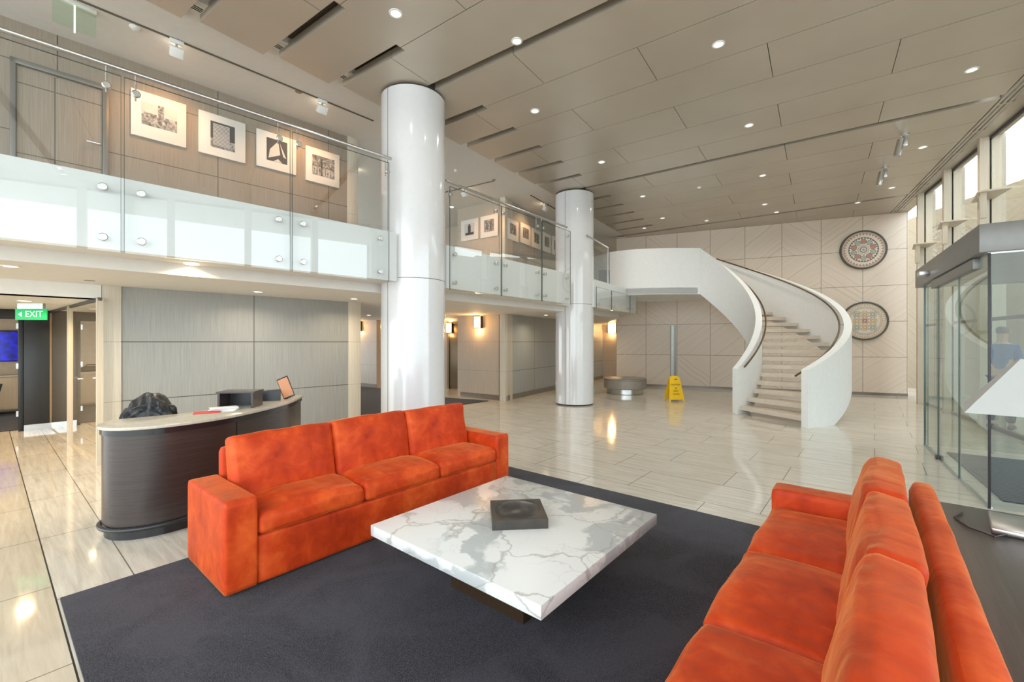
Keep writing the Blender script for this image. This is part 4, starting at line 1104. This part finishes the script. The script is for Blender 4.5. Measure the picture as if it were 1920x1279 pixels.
for x, y, lb in [(969,77,'in the near slot beside the first column'),(1208,428,'at the left end of the last slot'),(1325,414,'second along the last slot'),(1456,398,'third along the last slot'),(1608,380,'at the right end of the last slot')]:
    downlight(x, y, ZC-.01, 'small ceiling downlight '+lb, M['light_white'], 3, .05)
# under the mezzanine and in the corridor
downlight(360, 495, 2.33, 'glowing downlight under the mezzanine edge above the desk', M['light_hot'], 10, .06, col=(1,.8,.5))
for x, y, lb in [(47,564,'lower corridor downlight nearer the pier above the EXIT sign'),(12,581,'lower corridor downlight at the far left edge')]:
    downlight(x, y, 2.04, lb, M['light_hot'], 18, .06, col=(1,.66,.33))
for (X_, Y_), lb in zip(PLW, ['corridor downlight behind the glass partition, nearer one','corridor downlight behind the glass partition, farther one']):
    downlight(0,0,2.05,lb,M['light_hot'],9,.04,pos=(X_,Y_),col=(1,.72,.38))
for (X_, Y_, lb, e_) in [(-3.6,6.2,'downlight washing the grey wall behind the desk, left one',9),(-2.6,7.2,'downlight washing the grey wall behind the desk, right one',9),(-5.6,2.4,'downlight under the mezzanine over the left floor',14),(-4.7,4.1,'downlight under the mezzanine over the corridor mouth',22),
                     (-2.3,9.3,'lift lobby downlight behind the first column',12),(-3.8,11.6,'lift lobby downlight near the far wall',12),(.9,11.6,'downlight washing the long grey wall',10),(2.6,14.6,'downlight near the far end of the long grey wall',8)]:
    downlight(0,0,ZG,lb,M['light_hot'],e_,.05,pos=(X_,Y_),col=(1,.82,.58))
# lights over the mezzanine, with warm picture washes
def spot_fitting(p, z, rot, label, e=22):
    r = thing('track_spotlight', label, 'spotlight', (*p,z), rot, 'white track spotlights over the mezzanine')
    m3 = MB(); m3.box(-.07,.07,-.03,.03,-.045,0); obj('adapter', m3, M['white'], r, bev=.004)
    m3 = MB(); m3.box(-.012,.012,-.012,.012,-.09,-.04); obj('arm', m3, M['steel'], r)
    Mq = Matrix.Translation((0,0,-.14)) @ Matrix.Rotation(R(35),4,'X')
    m3 = MB(); m3.box(-.065,.065,-.05,.05,-.055,.055,0,Mq); obj('head', m3, M['white'], r, bev=.006)
    m3 = MB(); m3.box(-.05,.05,.05,.053,-.04,.04,0,Mq); obj('lens', m3, M['light_hot'], r)
    L_ = bpy.data.lights.new('lamp_light','SPOT'); L_.energy = e*2.4; L_.color = (1,.52,.22); L_.spot_size = R(110); L_.spot_blend = .8; L_.shadow_soft_size = .05
    lo = bpy.data.objects.new('lamp_light', L_); COL.objects.link(lo); lo.parent = r; lo.location = (0,.10,-.16); lo.rotation_euler = (R(40),0,0)
wr_ = ang(W0,W1)
tp = [fl(150,0,ZW), fl(700,226,ZW)]
m3 = MB(); aT, bT = tp; m3.box(-2.5, dist(aT,bT), -.012, .012, -.012, 0)
tag(obj('light_track', m3, M['slot'], loc=(*aT,ZW), rot=ang(aT,bT)), 'long dark light track in the white mezzanine ceiling', 'light track')
spot_fitting(on_line(331,aT,bT), ZW-.012, wr_, 'white track spotlight over the two left framed photographs')
spot_fitting(on_line(604,aT,bT), ZW-.012, wr_, 'white track spotlight over the two right framed photographs')
gT = (fl(995,366,ZW), fl(1042,392,ZW))
m3 = MB(); m3.box(0,dist(*gT),-.012,.012,-.012,0); tag(obj('light_track', m3, M['slot'], loc=(*gT[0],ZW), rot=ang(*gT)), 'short light track in front of the five small framed photographs', 'light track')
spot_fitting(along(*gT,.55), ZW-.012, ang(G0,G1), 'small white track spotlight left of the second column', 12)
bT2 = (fl(838,372,ZW), fl(900,357,ZW)); bT2 = ((-1.7,10.7),(-.4,9.9))
m3 = MB(); m3.box(0,dist(*bT2),-.012,.012,-.012,0); tag(obj('light_track', m3, M['slot'], loc=(*bT2[0],ZW), rot=ang(*bT2)), 'short light track in front of the lit timber wall', 'light track')
spot_fitting(along(*bT2,.45), ZW-.012, bang, 'track spotlight warming the timber wall between the columns', 20)
spot_fitting(fl(700,318,ZW) if False else (-3.3,9.2), ZW-.0, bang, 'track spotlight behind the glass beside the mezzanine pier', 16)
# smoke detectors and sprinklers
def detector(x, y, z, label, rad=.05):
    p = fl(x,y,z); r = thing('smoke_detector', label, 'smoke detector', (*p,z))
    m3 = MB(); m3.lathe([(rad,0),(rad*1.05,-.012),(rad*.9,-.022)], 24); obj('base', m3, M['white'], r, smooth=True)
    m3 = MB(); m3.lathe([(rad*.75,-.022),(rad*.7,-.036),(rad*.4,-.042),(.001,-.043)], 24); obj('cap', m3, M['white'], r, smooth=True)
detector(253,50,ZW,'white smoke detector in the mezzanine ceiling at upper left')
detector(1311,351,ZC,'white smoke detector on the metal ceiling in front of the stair')
detector(855,319,ZW,'white smoke detector in the mezzanine ceiling right of the first column',.045)
def vent(x, y, z, label):
    p = fl(x,y,z); m3 = MB(); m3.lathe([(.05,0),(.048,-.004),(.001,-.005)], 20); tag(obj('ceiling_sensor', m3, M['skirt'], loc=(*p,z), smooth=True), label, 'ceiling sensor')
vent(560,172,ZW,'small round grey ceiling sensor beside the right track spotlight')
vent(926,337,ZW,'small round grey ceiling sensor between the columns')
vent(168,526,ZG,'small grey ceiling sensor above the cream pier')
# air slots in the white ceiling at the panel notches
for k, nn in enumerate([N0-3*DN,N0-2*DN,N0-DN]):
    p = TN(lerp(TL,nn)+.14, nn); m3 = MB()
    for q in range(3): m3.box(-.06,.06,-.035+q*.03,-.035+q*.03+.012,-.004,0)
    m3.box(-.075,.075,-.06,.06,0,.004,1)
    tag(obj('air_slot', m3, [M['dark'],M['white']], loc=(*p,ZW-.004), rot=R(55)), ['air slot grille at the upper left notch of the metal ceiling','air slot grille at the middle left notch of the metal ceiling','air slot grille at the notch nearest the first column'][k], 'air grille')
# twin ceiling spotlights
def twin(x, y, label, k=1.0):
    p = fl(x,y,ZC); r = thing('ceiling_spotlight', label, 'spotlight', (*p,ZC), R(-20), 'steel cylinder spotlights on the lobby ceiling')
    m3 = MB(); m3.lathe([(.06,0),(.06,-.02)], 24); obj('rose', m3, M['steel'], r, smooth=True)
    m3 = MB(); m3.box(-.03,.03,-.02,.02,-.20,-.02); obj('arm', m3, M['steel'], r, bev=.004)
    Mq = Matrix.Translation((-.085,0,-.22)) @ Matrix.Rotation(R(12),4,'Y')
    m3 = MB(); rows = [[tuple(Mq @ Vector((.052*math.cos(j*math.pi/12), .052*math.sin(j*math.pi/12), z_))) for j in range(24)] for z_ in (.14,.10,.0,-.14)]; m3.grid(rows,0,closed=True,cap=True); obj('barrel', m3, M['steel'], r, smooth=True)
    m3 = MB(); m3.tube([tuple(Mq @ Vector((.03,0,.03))),(-.0,0,-.15)], .012, 8); obj('pivot', m3, M['black'], r, smooth=True)
twin(1697,252,'larger steel cylinder spotlight on the ceiling, nearer the camera')
twin(1660,314,'smaller steel cylinder spotlight on the ceiling, farther back')
# exit signs on the mezzanine
p = fl(140,4,ZW); Yq = p[1]
r = thing('exit_sign', 'edge-on green glowing exit sign on the mezzanine ceiling at upper left', 'exit sign', (*p,ZW), R(55))
m3 = MB(); m3.box(-.17,.17,-.006,.006,-.30,-.04); obj('plate', m3, glass('green_sign_glass', (.80,.96,.84), 1.0), r)
m3 = MB(); m3.box(-.006,.006,-.010,.010,-.33,-.04); obj('lit_edge', m3, emit('exit_edge', (.5,1,.45,1), 1.3), r)
m3 = MB(); m3.box(-.17,.17,-.03,.03,-.04,0); obj('housing', m3, M['white'], r, bev=.004)
Ye = 17.2
p = ((1128-CX)/F*Ye, Ye)
r = thing('exit_sign', 'small teal running-man exit sign beside the stair bridge', 'exit sign', (p[0],p[1],zat(453,Ye)))
m3 = MB(); m3.box(-.22,.22,-.02,.02,-.11,.11); obj('plate', m3, M['teal'], r, bev=.004)
m3 = MB(); m3.prism([(-.15,0),(-.08,.06),(-.08,.02),(-.02,.02),(-.02,-.02),(-.08,-.02),(-.08,-.06)], 0, .003); o = obj('arrow', m3, M['exit_white'], r); o.rotation_euler.x = R(90); o.location = (0,-.021,0)
m3 = MB(); m3.box(.05,.17,-.022,-.02,-.08,.08,0); obj('door_pictogram', m3, M['exit_white'], r)
m3 = MB(); m3.tube([(.11,-.024,.02),(.12,-.024,-.06)], .014, 6); m3.lathe([(.014,0),(.014,.002)], 8); obj('figure', m3, M['teal'], r)
Ye = 13.0
p = ((841-CX)/F*Ye, Ye)
r = thing('exit_sign', 'small green exit sign on the mezzanine right of the first column', 'exit sign', (p[0]-.12,p[1],zat(396,Ye)))
m3 = MB(); m3.box(-.20,.20,-.02,.02,-.10,.10); obj('plate', m3, M['green'], r, bev=.004)
text_obj('lettering', 'EXIT', .15, M['exit_white'], r, (0,-.023,0))
# dark opening at the head of the bridge
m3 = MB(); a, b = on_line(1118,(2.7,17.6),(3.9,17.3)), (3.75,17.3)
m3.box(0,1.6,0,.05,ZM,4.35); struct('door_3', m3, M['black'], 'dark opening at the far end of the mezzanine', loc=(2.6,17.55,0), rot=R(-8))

# ---------------------------------------------------------------- person outside the glass
def skin_obj(name, verts, edges, rad, mat, parent, sub=2, root=0):
    me = bpy.data.meshes.new(name); me.from_pydata(verts, edges, []); me.materials.append(mat)
    o = bpy.data.objects.new(name, me); COL.objects.link(o); o.parent = parent
    md = o.modifiers.new('skin','SKIN'); md.use_smooth_shade = True
    sv = me.skin_vertices[0].data
    for i, q in enumerate(rad): sv[i].radius = q if isinstance(q, tuple) else (q, q); sv[i].use_root = (i == root)
    m_ = o.modifiers.new('sub','SUBSURF'); m_.levels = sub; m_.render_levels = sub
    return o
ph = (8.42,7.52)
r = thing('person', 'person in a blue sweater and dark trousers seen from behind beyond the glass', 'person', (*ph,0), R(-62))
# local: facing +y (away), x right
V = [(0,0,.95),(0,0,1.15),(0,.01,1.35),(0,.02,1.48),(0,.04,1.58),(0,.05,1.68),          # 0-5 spine neck head
     (.165,.01,1.40),(.205,-.02,1.14),(.19,.08,.92),(.185,.15,.84),                         # 6-9 right arm
     (-.165,.01,1.40),(-.21,-.03,1.15),(-.195,.05,.92),(-.19,.11,.84),                     # 10-13 left arm
     (.09,0,.88),(.11,.03,.50),(.11,-.01,.10),(.11,.12,.04),                             # 14-17
     (-.09,0,.88),(-.10,-.03,.50),(-.11,-.12,.12),(-.11,-.02,.04)]
Ed_ = [(0,1),(1,2),(2,3),(3,4),(4,5),(2,6),(6,7),(7,8),(8,9),(2,10),(10,11),(11,12),(12,13),(0,14),(14,15),(15,16),(16,17),(0,18),(18,19),(19,20),(20,21)]
Rr = [(.15,.11),(.14,.10),(.15,.11),(.06,.06),(.075,.085),(.085,.10),.06,.045,.035,.03,.06,.045,.035,.03,.09,.06,.045,.035,.09,.06,.045,.035]
skin_obj('body', V, Ed_, Rr, M['skin'], r)
Vs = [V[0],V[1],V[2],(0,.015,1.46),V[6],V[7],(.192,.07,.94),V[10],V[11],(-.197,.04,.94)]
skin_obj('sweater', Vs, [(0,1),(1,2),(2,3),(2,4),(4,5),(5,6),(2,7),(7,8),(8,9)], [(.15,.115),(.145,.115),(.145,.12),(.075,.075),.072,.056,.045,.072,.056,.045], M['jacket_blue'], r)
skin_obj('trousers', [(0,0,.97),V[14],V[15],V[16],V[18],V[19],V[20]], [(0,1),(1,2),(2,3),(0,4),(4,5),(5,6)], [(.145,.115),.10,.072,.06,.10,.072,.06], M['denim'], r)
skin_obj('shoe', [(.11,-.05,.05),(.11,.06,.045),(.11,.17,.03)], [(0,1),(1,2)], [.05,.05,.035], M['black'], r)
skin_obj('shoe', [(-.11,-.16,.06),(-.11,-.06,.045),(-.11,.04,.03)], [(0,1),(1,2)], [.05,.05,.035], M['black'], r)
skin_obj('hair', [(0,.01,1.62),(0,.02,1.70),(0,.05,1.745)], [(0,1),(1,2)], [(.082,.072),(.092,.098),(.07,.085)], M['hair'], r)
m3 = MB()
for s in (-1,1): m3.lathe([(.001,0),(.014,.004),(.012,.03),(.001,.036)], 10, (s*.088,.045))
o = obj('ear', m3, M['skin'], r, smooth=True); o.location.z = 1.645
m3 = MB(); m3.tube([(0,.135,1.70),(0,.160,1.655),(0,.14,1.645)], [.010,.015,.006], 8); obj('nose', m3, M['skin'], r, smooth=True)

# ---------------------------------------------------------------- daylight
w = bpy.data.worlds.new('overcast_sky'); SC.world = w; w.use_nodes = True
nt = w.node_tree; nt.nodes.clear(); bg = nt.nodes.new('ShaderNodeBackground'); ow = nt.nodes.new('ShaderNodeOutputWorld')
bg.inputs[0].default_value = (.86,.95,1.0,1); bg.inputs[1].default_value = 4.7
nt.links.new(bg.outputs[0], ow.inputs[0])

cam = bpy.data.cameras.new('camera'); co_ = bpy.data.objects.new('camera', cam); COL.objects.link(co_)
co_.location = (0,0,H); co_.rotation_euler = (R(90),0,0)
cam.sensor_width = 36; cam.lens = 36*F/1920; cam.shift_y = 1.5/1920; cam.clip_start = .05
SC.camera = co_
vs = SC.view_settings; vs.view_transform = 'Standard'; vs.look = 'None'; vs.gamma = 1; vs.use_curve_mapping = False
vs.exposure = -0.08
